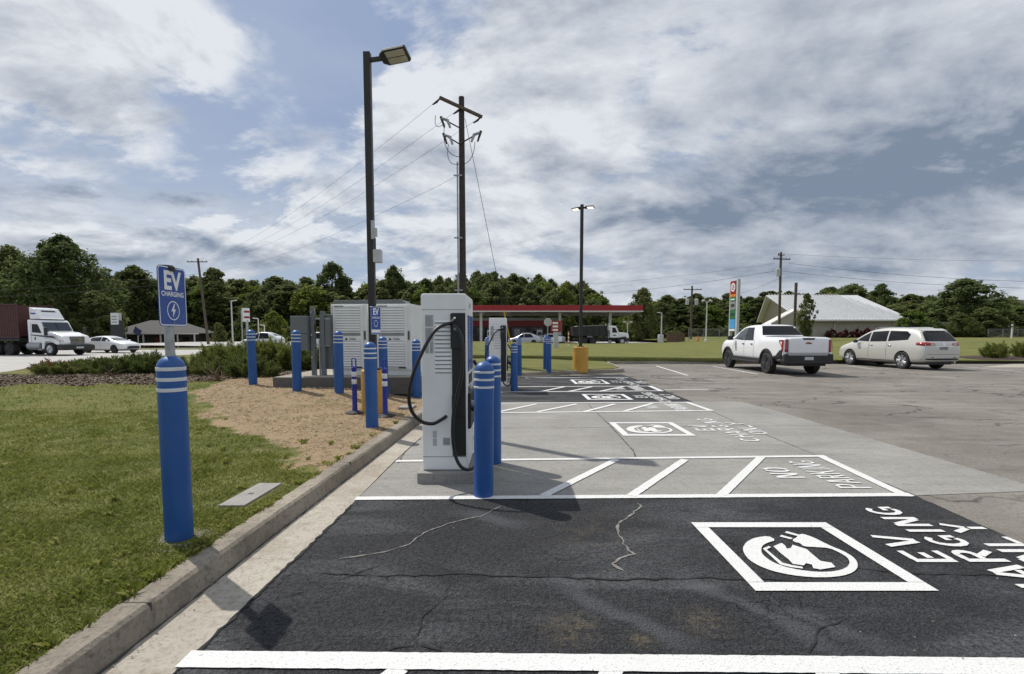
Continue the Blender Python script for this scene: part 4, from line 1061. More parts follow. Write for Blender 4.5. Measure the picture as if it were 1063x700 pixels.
def sedan(paint, label, name='sedan', tall=0., cat='car'):
    t = thing(name, label, cat)
    h = tall
    st = [(-2.42, .42, .70, .78, .6, .98), (-2.3, .32, .85, .86, .74, 1.06), (-1.8, .26, .91, .90, .74, 1.12+h*.8), (-1.1, .24, .92, .92, .62, 1.36+h), (-.3, .24, .92, .92, .62, 1.44+h), (.4, .24, .92, .9, .62, 1.38+h),
          (1.2, .24, .92, .86, .72, 1.03), (1.9, .26, .88, .80, .70, .93), (2.35, .30, .76, .68, .55, .80), (2.45, .4, .62, .6, .45, .70)]
    b = loft_body('body', st, paint, t); apply_mods(b)
    AX = (-1.4, 1.4)
    for y in AX:
        for s in (-1, 1): cut(b, cyl_cutter(s*.58, s*1.2, y, .34, .37))
    b.parent = t; b.data.materials.clear(); b.data.materials.append(paint)
    b.data.polygons.foreach_set('use_smooth', [True]*len(b.data.polygons)); sharp(b.data, 35); bv = body_bvh(b)
    for s in (-1, 1):
        decal('side_window', bv, [(.06, .98), (.98, .97), (.48, 1.27+h), (.06, 1.32+h)], 'x', s, M['glass'], t, .004)
        decal('side_window', bv, [(-1.35, 1.0), (-.02, .98), (-.02, 1.32+h), (-1.0, 1.28+h)], 'x', s, M['glass'], t, .004)
        decal('headlight', bv, [(s*.35, .64), (s*.72, .66), (s*.74, .76), (s*.38, .70)], 'y', 1, M['clear_lens'], t, .01)
        MB().bb(s*.98-.09, s*.98+.06, .78, .9, .98, 1.1).build('door_mirror', paint, t, bevel=.03)
        decal('door_gap', bv, rectp(.015, .028, .4, .95), 'x', s, M['ink'], t, .003)
    decal('windscreen', bv, [(-.66, 1.04), (.66, 1.04), (.54, 1.34+h), (-.54, 1.34+h)], 'y', 1, M['glass_lit'], t, .005)
    decal('rear_window', bv, [(-.60, 1.12+h*.6), (.60, 1.12+h*.6), (.52, 1.34+h), (-.52, 1.34+h)], 'y', -1, M['glass'], t, .005)
    decal('grille', bv, [(-.52, .36), (.52, .36), (.58, .52), (.3, .6), (-.3, .6), (-.58, .52)], 'y', 1, M['cladding'], t, .012)
    MB().bb(-.7, .7, -2.1, 2.1, .2, .42).build('chassis', M['ink'], t)
    for y in AX:
        for s in (-1, 1): make_wheel(t, s*.80, y, .33, .22, .235, M['rim_dark'], s, 5)
    return t
sd = sedan(M['car_white'], 'white sedan with black wheels driving right just ahead of the semi truck')
sd.location = (-34.1, 43.0, 0); sd.rotation_euler = (0, 0, R(-103))
w1 = sedan(M['car_silver'], 'silver suv parked under the canopy in front of the store', 'parked_suv', .22, 'suv'); w1.location = (1.9, 74, .03); w1.rotation_euler = (0, 0, R(80))
w2 = sedan(M['car_white'], 'white car parked under the canopy beside the silver suv', 'parked_car', .15, 'car'); w2.location = (5.6, 76, .03); w2.rotation_euler = (0, 0, R(60))
w3 = sedan(M['car_white'], 'white car seen over the hedge, between the first and second far bollards', 'parked_car', .35, 'car'); w3.location = (-29.5, 60, .02); w3.rotation_euler = (0, 0, R(85))
w4 = sedan(M['car_white'], 'white car mostly hidden behind the grey meter panels', 'parked_car', .35, 'car'); w4.location = (-23.0, 60, .02); w4.rotation_euler = (0, 0, R(95))

def semi():
    t = thing('semi_truck', 'white day cab semi truck hauling a maroon container, entering from the left', 'semi truck')
    # forward = +y, centre of the front axle at origin
    P = M['truck_white']
    hood = MB().prism([(-.55, .95), (1.15, .80), (1.22, 1.05), (1.12, 1.50), (.2, 1.78), (-.55, 1.86)], -1.02, 1.02, 'yz')
    ho = hood.build('hood', P, t, bevel=.12)
    bu = MB().bb(-1.18, 1.18, .70, 1.42, .42, .84).build('bumper', M['cladding'], t, bevel=.09)
    MB().bb(-.28, .28, 1.422, 1.43, .55, .68).build('licence_plate', M['plate'], bu)
    gr = MB().bb(-.52, .52, 1.10, 1.24, .92, 1.46).build('grille', M['ink'], t, bevel=.02)
    for i in range(5): MB().bb(-.5, .5, 1.235, 1.262, .96+i*.105, 1.0+i*.105).build('grille_bar', M['chrome'], gr)
    for s in (-1, 1):
        hl = MB().prism([(.50, 1.06), (1.16, 1.02), (1.2, 1.16), (.55, 1.34)], s*1.0, s*1.06, 'yz').build('headlight', M['clear_lens'], t, bevel=.02)
        MB().prism([(.62, 1.10), (.95, 1.08), (.95, 1.17), (.66, 1.22)], s*1.061, s*1.075, 'yz').build('indicator', M['amber'], hl)
        MB().prism([(-.48, .5), (-.48, .95), (-.3, 1.1), (.3, 1.1), (.55, .9), (.7, .84), (.9, .84), (.9, 1.15), (-.7, 1.35), (-.75, .5)], s*.85, s*1.17, 'yz').build('fender', P, t, bevel=.05)
        MB().bb(s*1.42-.09, s*1.42+.09, .02, .2, 1.55, 2.15).build('door_mirror', M['cladding'], t, bevel=.03)
        MB().bb(s*1.28-.12, s*1.28+.12, .06, .12, 1.82, 1.88).build('mirror_arm', M['cladding'], t)
        tk = MB().tube([(s*.98, -2.1, .72), (s*.98, -.85, .72)], .30, 20).build('fuel_tank', M['galv'], t, smooth=True)
        MB().bb(s*1.0-.2, s*1.0+.2, -1.05, -.7, .42, .50).build('cab_step', M['galv'], t)
    cab = MB().prism([(-2.1, .95), (-.50, .95), (-.42, 1.75), (-.55, 1.86), (-.98, 2.62), (-1.1, 2.72), (-2.1, 2.76)], -1.12, 1.12, 'yz').build('cab', P, t, bevel=.09)
    for s in (-1, 1):
        MB().prism([(-1.65, 1.78), (-.72, 1.72), (-.78, 1.86), (-1.06, 2.40), (-1.62, 2.42)], s*1.121, s*1.128, 'yz').build('side_window', M['glass'], cab)
        MB().prism([(-1.75, .98), (-1.735, .98), (-1.735, 2.5), (-1.75, 2.5)], s*1.121, s*1.126, 'yz').build('door_gap', M['ink'], cab)
        MB().prism([(-1.8, 1.62), (-.9, 1.56), (.35, 1.50), (.7, 1.28), (.3, 1.36), (-.9, 1.46), (-1.8, 1.56)], s*1.1285 if s < 0 else 1.122, s*1.134 if s < 0 else 1.130, 'yz').build('door_stripe', M['ink'], cab)
        MB().prism([(-1.45, 1.2), (-1.32, 1.2), (-1.3, 1.42), (-1.42, 1.42)], s*1.122, s*1.13, 'yz').build('door_emblem', M['ink'], cab)
    ws = MB().add([(-.98, -.508, 1.92), (.98, -.508, 1.92), (.92, -.895, 2.56), (-.92, -.895, 2.56)], [(0, 1, 2, 3)]).build('windscreen', M['glass_lit'], cab)
    MB().box((0, -.69, 2.24), (.05, .03, .66), rx=R(30)).build('windscreen_divider', M['ink'], cab)
    fr = MB().prism([(-2.15, 2.80), (-1.05, 2.80), (-1.15, 2.90), (-1.65, 3.62), (-2.2, 3.72)], -.88, .88, 'yz').build('roof_fairing', P, t, bevel=.07)
    MB().prism([(-2.1, 3.3), (-1.55, 3.28), (-1.50, 3.18), (-1.95, 3.17)], .881, .886, 'yz').build('fairing_marking', M['sign_blue'], fr)
    # forward face marking of the fairing
    MB().add([(-.5, -1.535, 3.48), (.5, -1.535, 3.48), (.5, -1.455, 3.365), (-.5, -1.455, 3.365)], [(0, 1, 2, 3)]).build('fairing_marking', M['ink'], fr)
    MB().bb(-.48, .48, -6.3, .6, .62, .85).build('chassis', M['ink'], t)
    MB().bb(-.6, .6, -3.0, -2.2, .85, 1.3).build('air_lines', M['ink'], t)
    tr_ = MB().bb(-1.1, 1.1, -15.5, -3.0, 1.12, 1.32).build('trailer_frame', M['ink'], t, bevel=.02)
    for s in (-1, 1):
        make_wheel(t, s*1.03, 0, .50, .30, .29, M['rim'], s, 8)
        for y in (-3.95, -5.25, -13.2, -14.5): make_wheel(t, s*.95, y, .50, .52, .29, M['rim_dark'], s, 8)
        MB().bb(s*.95-.3, s*.95+.3, -5.95, -5.9, .25, 1.0).build('mud_flap', M['rubber'], t)
    return t
sm = semi(); sm.location = (-33.6, 38.1, 0); sm.rotation_euler = (0, 0, R(-90-12)); sm.scale = (.96, .96, .96)
# container: corrugated box riding on the trailer
ct = thing('shipping_container', 'weathered maroon shipping container riding on the trailer behind the white cab', 'shipping container')
mb = MB(); L0, L1, Wc, z0, z1 = -14.9, -2.75, 1.19, 1.34, 3.98
n = 46; vs = []
for i in range(n*4+1):
    y = L0+.15+(L1-L0-.3)*i/(n*4); d = (0, 0, -.04, -.04)[i % 4]
    vs += [(Wc+d, y, z0+.14), (Wc+d, y, z1-.1), (-Wc-d, y, z1-.1), (-Wc-d, y, z0+.14)]
mb.add(vs, [(i*4+k, (i+1)*4+k, (i+1)*4+(k+1) % 4, i*4+(k+1) % 4) for i in range(n*4) for k in range(4)] + [(3, 2, 1, 0), (n*16, n*16+1, n*16+2, n*16+3)])
mb.build('corrugated_shell', M['maroon'], ct)
mb = MB()
for x in (-Wc, Wc):
    mb.bb(x-.05, x+.05, L0, L1, z0, z0+.15); mb.bb(x-.05, x+.05, L0, L1, z1-.11, z1)
    for y in (L0, L1-.14): mb.bb(x-.07, x+.07, y, y+.14, z0-.01, z1+.01)
mb.build('frame', M['maroon'], ct)
mb = MB()
for k in range(10): mb.bb(Wc+.001, Wc+.012, -6.55, -6.42, 1.95+k*.17, 2.06+k*.17)
for k in range(5): mb.bb(Wc+.001, Wc+.012, -6.95, -6.86, 2.3+k*.22, 2.42+k*.22)
mb.build('stencilled_marks', M['grey_paint'], ct)
MB().bb(Wc+.001, Wc+.012, -6.55, -6.1, 1.60, 2.05).build('placard', M['guard_yellow'], ct)
ct.location = sm.location; ct.rotation_euler = sm.rotation_euler; ct.scale = (.96, .96, .96)

def dump_truck():
    t = thing('dump_truck', 'white cab dump truck with a black bed driving right past the canopy', 'dump truck')
    P = M['truck_white']
    MB().prism([(-.5, .95), (1.0, .85), (1.05, 1.2), (.9, 1.62), (-.5, 1.78)], -.95, .95, 'yz').build('hood', P, t, bevel=.1)
    cab = MB().prism([(-1.8, .95), (-.5, .95), (-.5, 1.75), (-.9, 2.65), (-1.8, 2.7)], -1.1, 1.1, 'yz').build('cab', P, t, bevel=.1)
    for s in (-1, 1):
        MB().prism([(-1.5, 1.7), (-.72, 1.7), (-1.05, 2.4), (-1.5, 2.42)], s*1.101, s*1.11, 'yz').build('side_window', M['glass'], cab)
        MB().prism([(-1.4, 1.25), (-.9, 1.25), (-.9, 1.38), (-1.4, 1.38)], s*1.101, s*1.11, 'yz').build('door_emblem', M['ink'], cab)
        MB().prism([(-.7, .5), (-.6, .95), (.5, 1.15), (.75, .85), (.8, .5)], s*.8, s*1.12, 'yz').build('fender', M['cladding'], t, bevel=.05)
        MB().tube([(s*.95, -1.95, .9), (s*.95, -1.95, 3.0)], .07, 10).build('exhaust_stack', M['chrome'], t)
        make_wheel(t, s*.98, 0, .50, .30, .29, M['rim'], s, 8)
        for y in (-4.3, -5.6): make_wheel(t, s*.93, y, .50, .5, .29, M['rim_dark'], s, 8)
    MB().bb(-.9, .9, -.56, -.52, 1.8, 1.82).build('wiper_cowl', M['ink'], cab)
    MB().add([(-.92, -.515, 1.82), (.92, -.515, 1.82), (.88, -.86, 2.52), (-.88, -.86, 2.52)], [(0, 1, 2, 3)]).build('windscreen', M['glass_lit'], cab)
    MB().bb(-1.1, 1.1, .8, 1.2, .45, .8).build('bumper', M['cladding'], t, bevel=.05)
    bed = MB().prism([(-7.2, 1.25), (-2.2, 1.15), (-2.15, 2.75), (-7.3, 2.55)], -1.2, 1.2, 'yz').build('dump_bed', M['bed_dark'], t, bevel=.03)
    for i in range(6): MB().bb(-1.26, -1.2, -7.0+i*.9, -6.9+i*.9, 1.25, 2.5).build('bed_rib', M['bed_dark'], bed)
    for i in range(6): MB().bb(1.2, 1.26, -7.0+i*.9, -6.9+i*.9, 1.25, 2.5).build('bed_rib', M['bed_dark'], bed)
    MB().prism([(-7.1, 2.5), (-2.3, 2.7), (-2.8, 2.83), (-6.5, 2.66)], -1.05, 1.05, 'yz').build('load', M['stone'], t)
    MB().bb(-.45, .45, -7.0, .6, .6, .95).build('chassis', M['ink'], t)
    return t
dt = dump_truck(); dt.location = (15.9, 74.5, .03); dt.rotation_euler = (0, 0, R(-86))

# ------------------------------------------------------------------ gas station, buildings, street furniture far off
t = thing('gas_station_canopy', 'long flat red canopy with a cream lower edge on slim columns across the lawn', 'gas station canopy', (2, 80, .03))
cv = MB().bb(-17.5, 17.6, -3.6, 6.5, 4.80, 5.75).build('canopy_roof', M['soffit'], t)
for x in (-15, -11, -7, -3, 1, 5, 9, 13):
    MB().bb(x, x+.8, -1.6, -.8, 4.76, 4.799).build('canopy_light', M['canopy_white'], cv)
MB().bb(-17.56, 17.66, -3.66, 6.56, 4.98, 5.80).build('red_fascia', M['red'], t, bevel=.02)
MB().bb(-17.60, 17.70, -3.70, 6.60, 4.82, 4.98).build('cream_band', M['canopy_white'], t, bevel=.01)
for x in (-15, -6.8, 5.4, 13.2): 
    for y in (-1.2,): MB().bb(x-.2, x+.2, y-.2, y+.2, 0, 4.85).build('column', M['canopy_white'], t)
MB().bb(-16.5, 17, 1.2, 1.5, 4.4, 4.79).build('beam', M['soffit'], t)
for x in (-12, -3, 6): 
    MB().prism([(x-1.2, 4.8), (x+.1, 4.8), (x+1.1, 4.1), (x+.95, 4.1)], -1.0, -.9, 'xz').build('canopy_brace', M['soffit'], t)
t = thing('fuel_pump', 'fuel pump with a grey cabinet under the red canopy, left of the parked cars', 'fuel pump', (-3.4, 78, .03))
MB().bb(-.45, .45, -.3, .3, 0, .15).build('base', M['new_concrete'], t); MB().bb(-.4, .4, -.25, .25, .15, 2.1).build('cabinet', M['grey_paint'], t, bevel=.02)
MB().bb(-.3, .3, -.262, -.251, 1.3, 1.8).build('display', M['ink'], t); MB().bb(-.4, .4, -.262, -.251, .3, .9).build('door_panel', M['red'], t)
for (x_, lb_) in ((5.4, 'fuel pump under the canopy beside the second column from the right'), (13.2, 'fuel pump under the canopy behind the dump truck')):
    c_ = copy_tree(t); c_.location = (x_-1.1, 79, .03); tag(c_, lb_, 'fuel pump')
t = thing('convenience_store', 'low dark fronted store with a red band behind the gas station canopy', 'store', (-4, 86, .03))
wl = MB().bb(-14, 12.6, 0, 14, 0, 4.1).build('wall', M['dark_wall'], t)
MB().bb(-14.05, 12.65, -.06, 14.05, 2.75, 3.75).build('red_band', M['red'], t)
MB().bb(-14.1, 12.7, -.1, 14.1, 3.75, 4.2).build('parapet', M['grey_paint'], t)
for x in (-11, -8, -5, -2, 1, 4, 7): MB().bb(x, x+2.3, -.05, -.01, .5, 2.55).build('shop_window', M['store_glass'], wl)
for x, m_ in ((1.4, 'stucco'), (8.1, 'stucco'), (4.4, 'grey_paint'), (-4.4, 'stucco')):
    MB().bb(x, x+.95, -.09, -.052, .9, 2.3).build('poster', M[m_], wl)
MB().bb(11.4, 12.5, -.3, -.1, 0, 3.7).build('pilaster', M['stucco'], t)
t = thing('ice_chest', 'small white chest against the store front behind the parked cars', 'ice chest', (2.4, 85.2, .03))
MB().bb(-.9, .9, -.4, .4, 0, 1.8).build('cabinet', M['grey_paint'], t, bevel=.02); MB().bb(-.8, .8, -.412, -.401, .3, 1.5).build('door', M['red'], t)

def simple_sign(name, label, cat, loc, rz=0.):
    return thing(name, label, cat, loc, rz)
t = thing('stop_sign', 'back of a grey stop sign on a short post beside the far blue bollards', 'road sign', (3.45, 49, tz(3.4, 49)), R(12))
MB().tube([(0, 0, 0), (0, 0, 2.9)], .045, 10).build('post', M['galv'], t)
MB().prism([(.42*math.cos(R(22.5+45*i)), 2.5+.42*math.sin(R(22.5+45*i))) for i in range(8)], -.05, -.044, 'xz').build('sign_panel', M['grey_paint'], t)
t = thing('entrance_sign', 'small red and white striped sign on a white post by the gas station entrance', 'road sign', (4.5, 52, tz(4.5, 52)), R(5))
MB().bb(-.26, .26, -.1, .1, 0, 1.7).build('post', M['grey_paint'], t, bevel=.01)
p = MB().bb(-.5, .5, -.12, .12, 1.6, 2.75).build('sign_panel', M['red'], t, bevel=.01)
for z in (1.72, 2.08, 2.42): MB().bb(-.36, .2, -.132, -.121, z, z+.2).build('white_stripe', M['white_sheet'], p)
t = thing('striped_marker', 'orange and white striped marker post at the tail of the dump truck', 'marker post', (6.7, 60, tz(6.7, 60)))
for i in range(8): MB().tube([(0, 0, i*.22), (0, 0, (i+1)*.22)], .07, 10).build('stripe', M['orange' if i % 2 else 'white_sheet'], t)

# price sign
t = thing('price_sign', 'tall slim gas price sign with a red emblem panel on top, left of the pickup', 'price sign', (27.3, 62.5, tz(27.3, 62.5)), R(-86))
for x in (-.85, .75): MB().bb(x-.12, x+.2, -.15, .15, 0, 7.5).build('post', M['grey_paint'], t)
MB().bb(.62, 1.0, -.16, .16, 0, 7.7).build('side_fin', M['grey_paint'], t)
for i, (z0, z1, m_) in enumerate(((6.0, 7.55, 'red'), (5.62, 5.95, 'orange_sign'), (5.1, 5.58, 'green_sign'), (4.05, 5.05, 'charger_dark'), (2.95, 4.0, 'green_sign'), (1.75, 2.9, 'light_blue_sign'), (1.45, 1.7, 'white_sheet'))):
    pn = MB().bb(-.72, .6, -.2, .2, z0, z1).build('sign_panel', M[m_], t)
    if i == 0:
        mb = MB(); ring2(mb, circ(.52, cx=-.06, cz=6.78), circ(.34, cx=-.06, cz=6.78), -.215); mb.build('ring_emblem', M['white_sheet'], pn)
        text('emblem_letter', 'K', .62, M['white_sheet'], pn, (-.06, -.21, 6.78), (R(90), 0, 0), .02)
    if i == 2: MB().bb(-.6, .4, -.206, -.201, 5.25, 5.38).build('panel_stripe', M['white_sheet'], pn)
    if i in (3, 4): MB().bb(-.5, .4, -.206, -.201, z0+.35, z0+.7).build('price_digits', M['ink'], pn)

# white roofed building on the right
t = thing('metal_roof_building', 'cream building with a ribbed white metal roof behind the pickup truck', 'building', (0, 0, 0))
zb = .75
g = MB().prism([(45.2, zb), (61.0, zb), (61.0, 3.75), (45.2, 3.75)], 79.2, 92, 'xy')
wl = MB().bb(45.3, 61.3, 79.3, 92, zb, 3.85).build('wall', M['stucco'], t)
# roof: ridge runs left-right, hip on the right end
rf = MB().add([(44.6, 78.4, 3.75), (62.0, 78.4, 3.75), (57.9, 85.5, 8.0), (42.6, 85.5, 8.0), (62.0, 92.6, 3.75), (44.6, 92.6, 3.75)], [(0, 1, 2, 3), (1, 4, 2), (4, 5, 3, 2)])
ro = rf.build('roof', M['metal_roof'], t)
sd_ = ro.modifiers.new('s', 'SOLIDIFY'); sd_.thickness = .16
MB().add([(45.3, 79.3, zb), (45.3, 92, zb), (45.3, 92, 3.9), (43.6, 85.5, 7.8), (45.3, 79.3, 3.9), (45.31, 85.5, zb)], [(0, 5, 3, 4), (5, 1, 2, 3)]).build('gable_wall', M['stucco'], t)
for (x,) in ((50.3,), (59.5,)): MB().tube([(x+.8, 78.6, 3.7), (x, 79.2, 3.2), (x, 79.2, zb)], .09, 8).build('downspout', M['canopy_white'], t)
ln = MB().prism([(40.0, 3.0), (44.6, 5.5), (44.6, 5.25), (40.0, 2.75)], 79.3, 81.5, 'xz').build('lean_to_roof', M['canopy_white'], t)
MB().prism([(40.9, zb), (45.25, zb), (45.25, 5.3), (44.5, 5.1), (40.9, 3.2)], 79.5, 81.3, 'xz').build('lean_to_wall', M['stucco'], t)
mb = MB()
for i in range(30):
    x = 45.0+i*.56; tt = (62.0-x)/(62.0-57.9); f_ = min(1, tt) ; xt = x - 2.0*f_*1.0*(1 if True else 0)*((x-44.6)/17.4*-1.05+1.0) - 0*f_
    xt = x + (((x-44.6)/17.4)*15.3+42.6 - x)*f_
    mb.tube([(x, 78.38, 3.95), (xt if f_ >= 1 else x+(57.9-62.0)*f_*(x-44.6)/17.4, 78.38+7.1*f_, 3.95+4.25*f_)], .045, 4)
mb.build('roof_rib', M['grey_paint'], t)['kind'] = 'stuff'
MB().bb(44.7, 62.0, 78.28, 78.4, 3.5, 3.72).build('gutter', M['canopy_white'], t)
t = thing('brick_annex', 'narrow red brick block at the right end of the white roofed building', 'building', (62.2, 84, .75))
MB().bb(0, 2.6, 0, 6, 0, 3.4).build('wall', M['brick'], t); MB().bb(-.05, 2.65, -.05, 6.05, 3.4, 3.6).build('parapet', M['brick'], t)
t = thing('low_white_building', 'long low building with a pale flat roof between the brick block and the trees', 'building', (66.5, 92, .75))
MB().bb(0, 15, 0, 8, 0, 2.3).build('wall', M['brick'], t); MB().bb(-.4, 15.4, -.5, 8.5, 2.3, 2.9).build('roof_edge', M['canopy_white'], t)
for x in (2, 6, 10): MB().bb(x, x+1.6, -.04, -.01, .9, 1.9).build('window', M['store_glass'], t)
# hip roofed house on the left
t = thing('hip_roof_house', 'low house with a wide grey hip roof and white porch posts behind the sign bollard', 'house', (-67.8, 99, -1.0), R(12))
t.scale = (.75, .75, .8)
rf = MB().add([(-10.5, -7, 3.3), (10.5, -7, 3.3), (10.5, 7, 3.3), (-10.5, 7, 3.3), (-3.2, 0, 6.4), (3.4, 0, 6.4)], [(0, 1, 5, 4), (1, 2, 5), (2, 3, 4, 5), (3, 0, 4), (3, 2, 1, 0)]).build('roof', M['shingle'], t)
MB().bb(-10.5, 10.5, -7.05, -6.95, 3.05, 3.32).build('fascia', M['canopy_white'], t)
hw = MB().bb(-8.8, 8.8, -4.5, 6, 0, 3.25).build('wall', M['dark_wall'], t)
for x in (-9.6, -5.8, -2, 1.8, 5.6, 9.4): MB().bb(x-.14, x+.14, -6.8, -6.5, 0, 3.1).build('porch_post', M['canopy_white'], t)
for x in (-7, -3.5, 3, 6): MB().bb(x, x+1.3, -4.55, -4.51, .9, 2.4).build('window', M['store_glass'], hw)
MB().bb(-.5, .5, -4.56, -4.51, 0, 2.3).build('door', M['brick'], hw)
t = thing('pylon_sign', 'dark pylon sign with a small white panel beyond the white sedan', 'pylon sign', (-58.0, 74.5, -.5), R(-15))
MB().bb(-.95, .95, -.25, .25, 0, 4.0).build('pylon', M['ink'], t, bevel=.02)
p = MB().bb(-.7, .75, -.3, -.251, 3.4, 5.1).build('sign_panel', M['white_sheet'], t)
MB().bb(-.7, .75, -.249, .2, 3.4, 5.1).build('panel_case', M['grey_paint'], t)
for z in (3.7, 4.1, 4.5): MB().bb(-.5, .5, -.306, -.301, z, z+.12).build('sign_line', M['ink_grey'], p)
t = thing('blue_banner_sign', 'small dark blue tilted sign beside the dark pylon sign', 'road sign', (-54.6, 74, -.5), R(-12))
MB().tube([(0, 0, 0), (0, 0, 2.0)], .06, 8).build('post', M['galv'], t); MB().box((0, -.06, 2.4), (1.3, .04, 1.0), ry=R(30)).build('sign_panel', M['navy'], t)
t = thing('store_price_sign', 'narrow white sign with red stripes on a pole above the leftmost far bollard', 'road sign', (-31.4, 60, 0.0), R(62))
MB().tube([(.1, 0, 0), (.1, 0, 3.2)], .14, 10).build('post', M['grey_paint'], t); MB().tube([(-.55, 0, 0), (-.55, 0, 4.3)], .06, 8).build('side_post', M['grey_paint'], t)
p = MB().bb(-.42, .42, -.1, .1, 3.0, 4.6).build('sign_panel', M['white_sheet'], t)
for z in (3.4, 4.05): MB().bb(-.3, .38, -.112, -.101, z, z+.24).build('red_stripe', M['red'], p)

# light poles
def light_pole(loc, h, label, kind=0, rz=0.):
    t = thing('street_light', label, 'street light', loc, rz)
    MB().tube([(0, 0, 0), (0, 0, h)], [.10, .07], 12).build('pole', M['canopy_white'], t, smooth=True)
    MB().lathe([(.2, 0), (.2, .3), (.15, .35), (0, .35)], 16).build('base', M['canopy_white'], t)
    if kind == 0: MB().box((.34, 0, h+.03), (.72, .26, .10), ry=R(-8)).build('lamp_head', M['canopy_white'], t, bevel=.03)
    else:
        for a in (-60, 60):
            l = MB().tube([(0, 0, -.05), (.35*math.sin(R(a)), 0, .3), (.55*math.sin(R(a)), 0, .32)], .04, 8).build('arm', M['canopy_white'], t); l.location = (0, 0, h-.2)
            MB().box((.6*math.sin(R(a)), 0, h+.1), (.36, .4, .2), ry=R(a*.4)).build('lamp_head', M['canopy_white'], t, bevel=.05)
def LP(u, vt, Y, lb, kind, rz=0., gz=None):
    x, zt = AT(u, vt, Y); z0 = tz(x, Y) if gz is None else gz
    light_pole((x, Y, z0), zt-z0, lb, kind, rz)
LP(240, 312.5, 64, 'white street light with a flat head standing left of the red striped sign', 0, 0, 0)
LP(268, 331, 66, 'short white street light just right of the red striped sign', 0, R(180), 0)
LP(274.5, 338, 80, 'smallest white street light seen above the hedge', 0, R(170), 0)
LP(687, 325, 76, 'white street light right of the canopy, the shorter one', 0, R(170), .3)
LP(734, 313, 70, 'white street light with a double head near the price sign', 1, 0)
LP(651.5, 335, 76, 'thin white forked light pole above the cab of the dump truck', 1, 0, 0)

# utility poles and wires
def util_pole(name, label, loc, H, r, lean=0., mat='wood', arms=(), cans=(), **k):
    t = thing(name, label, 'utility pole', loc)
    MB().tube([(0, 0, -.2), (0, 0, H)], [r, r*.72], 16).build('pole', M[mat], t, smooth=True)
    t.rotation_euler = (0, lean, 0)
    for (z, L, az, tilt) in arms:
        a = MB().bb(-L/2, L/2, -.06, .06, -.06, .06).build('crossarm', M['wood_dark' if mat == 'wood' else 'wood'], t, bevel=.01)
        a.location = (0, -r-.06, z); a.rotation_euler = (0, tilt, az)
        for x in (-L/2+.12, -L/4, L/4, L/2-.12): MB().lathe([(.02, .06), (.05, .1), (.03, .14), (.05, .18), (.02, .22), (0, .22)], 10, c=(x, 0, 0)).build('insulator', M['charger_dark'], a, smooth=True)
    for (x, z) in cans:
        MB().lathe([(0, -.5), (.26, -.48), (.28, .42), (.2, .5), (0, .52)], 16, c=(x, -.1, z)).build('transformer', M['grey_paint'], t, smooth=True)
    return t
# pole A : tall dark pole with cut-outs behind the chargers
ya = 23.0; xa, za = AT(479, 101, ya)
pa = util_pole('utility_pole', 'tall dark utility pole with one tilted crossarm standing behind the nearest charger', (xa-.0, ya, .3), za-.3, .17, 0, 'wood_dark')
arm = MB().bb(-1.0, 1.0, -.06, .06, -.06, .06).build('crossarm', M['wood'], pa, bevel=.01)
arm.location = (0, -.2, za-.3-.52); arm.rotation_euler = (0, R(15), R(22))
def armpt(x): 
    return Matrix.Translation((xa, ya, .3)) @ (Matrix.Translation(arm.location) @ arm.rotation_euler.to_matrix().to_4x4() @ Vector((x, 0, 0)))
for x in (-.95, .0, .95):
    v = armpt(x)-Vector((xa, ya, .3))
    MB().tube([v, v+Vector((-.18, .1, -.12)), v+Vector((-.36, .18, -.2))], [.03, .055, .03], 8).build('strain_insulator', M['black_metal'], pa, smooth=True)
for (dx, dz, s) in ((-.62, -1.15, 1), (-.52, -1.85, 1), (.62, -1.75, -1)):
    base = Vector((0, -.15, za-.3+dz-.25)); tip = Vector((dx, -.35, za-.3+dz+.0))
    g = MB().tube([base, tip], .03, 8).build('cutout_bracket', M['black_metal'], pa)
    MB().tube([tip+Vector((-.22*s, 0, .12)), tip+Vector((.05*s, 0, .02)), tip+Vector((.16*s, -.05, -.3))], [.05, .07, .045], 8).build('cutout', M['galv'], g)
    MB().tube([tip+Vector((-.25*s, .05, .2)), tip+Vector((-.1*s, .05, -.25))], [.06, .04], 8).build('arrester', M['black_metal'], g)
def bez(p0, p1, p2, p3, n=12):
    return [Vector(p0)*(1-t)**3+Vector(p1)*3*t*(1-t)**2+Vector(p2)*3*t*t*(1-t)+Vector(p3)*t**3 for t in [i/n for i in range(n+1)]]
T_ = za-.3
for a in (((-.7, -.3, T_-1.3), (-.9, -.3, T_-2.2), (-.5, -.2, T_-2.6), (-.1, -.17, T_-2.6)), ((-.55, -.3, T_-2.1), (-.7, -.3, T_-2.9), (-.4, -.2, T_-3.0), (-.1, -.17, T_-2.9)),
          ((.6, -.3, T_-2.0), (.6, -.3, T_-2.6), (.3, -.2, T_-2.9), (.1, -.17, T_-2.9)), ((-1.1, -.3, T_-.9), (-1.2, -.3, T_-1.6), (-.9, -.2, T_-1.3), (-.7, -.17, T_-1.2))):
    MB().tube(bez(*a), .014, 6).build('jumper_wire', M['wire'], pa, smooth=True)
for z in (T_-3.4, T_-6.1, T_-8.4): MB().bb(-.35, .02, -.22, -.17, z-.03, z+.03).build('standoff_bracket', M['galv'], pa)
MB().tube([(-.19, -.12, 0), (-.19, -.12, T_-2.8)], .035, 8).build('riser_conduit', M['galv'], pa)
# pole B on the far left
yb = 75; xb, zb_ = AT(206.5, 268, yb)
pb = util_pole('utility_pole', 'leaning grey wooden pole with one crossarm behind the hip roofed house', (xb+.9, yb, -.9), zb_+.9, .2, R(-4.5), 'wood', arms=((zb_+.35, 2.6, R(30), 0),))
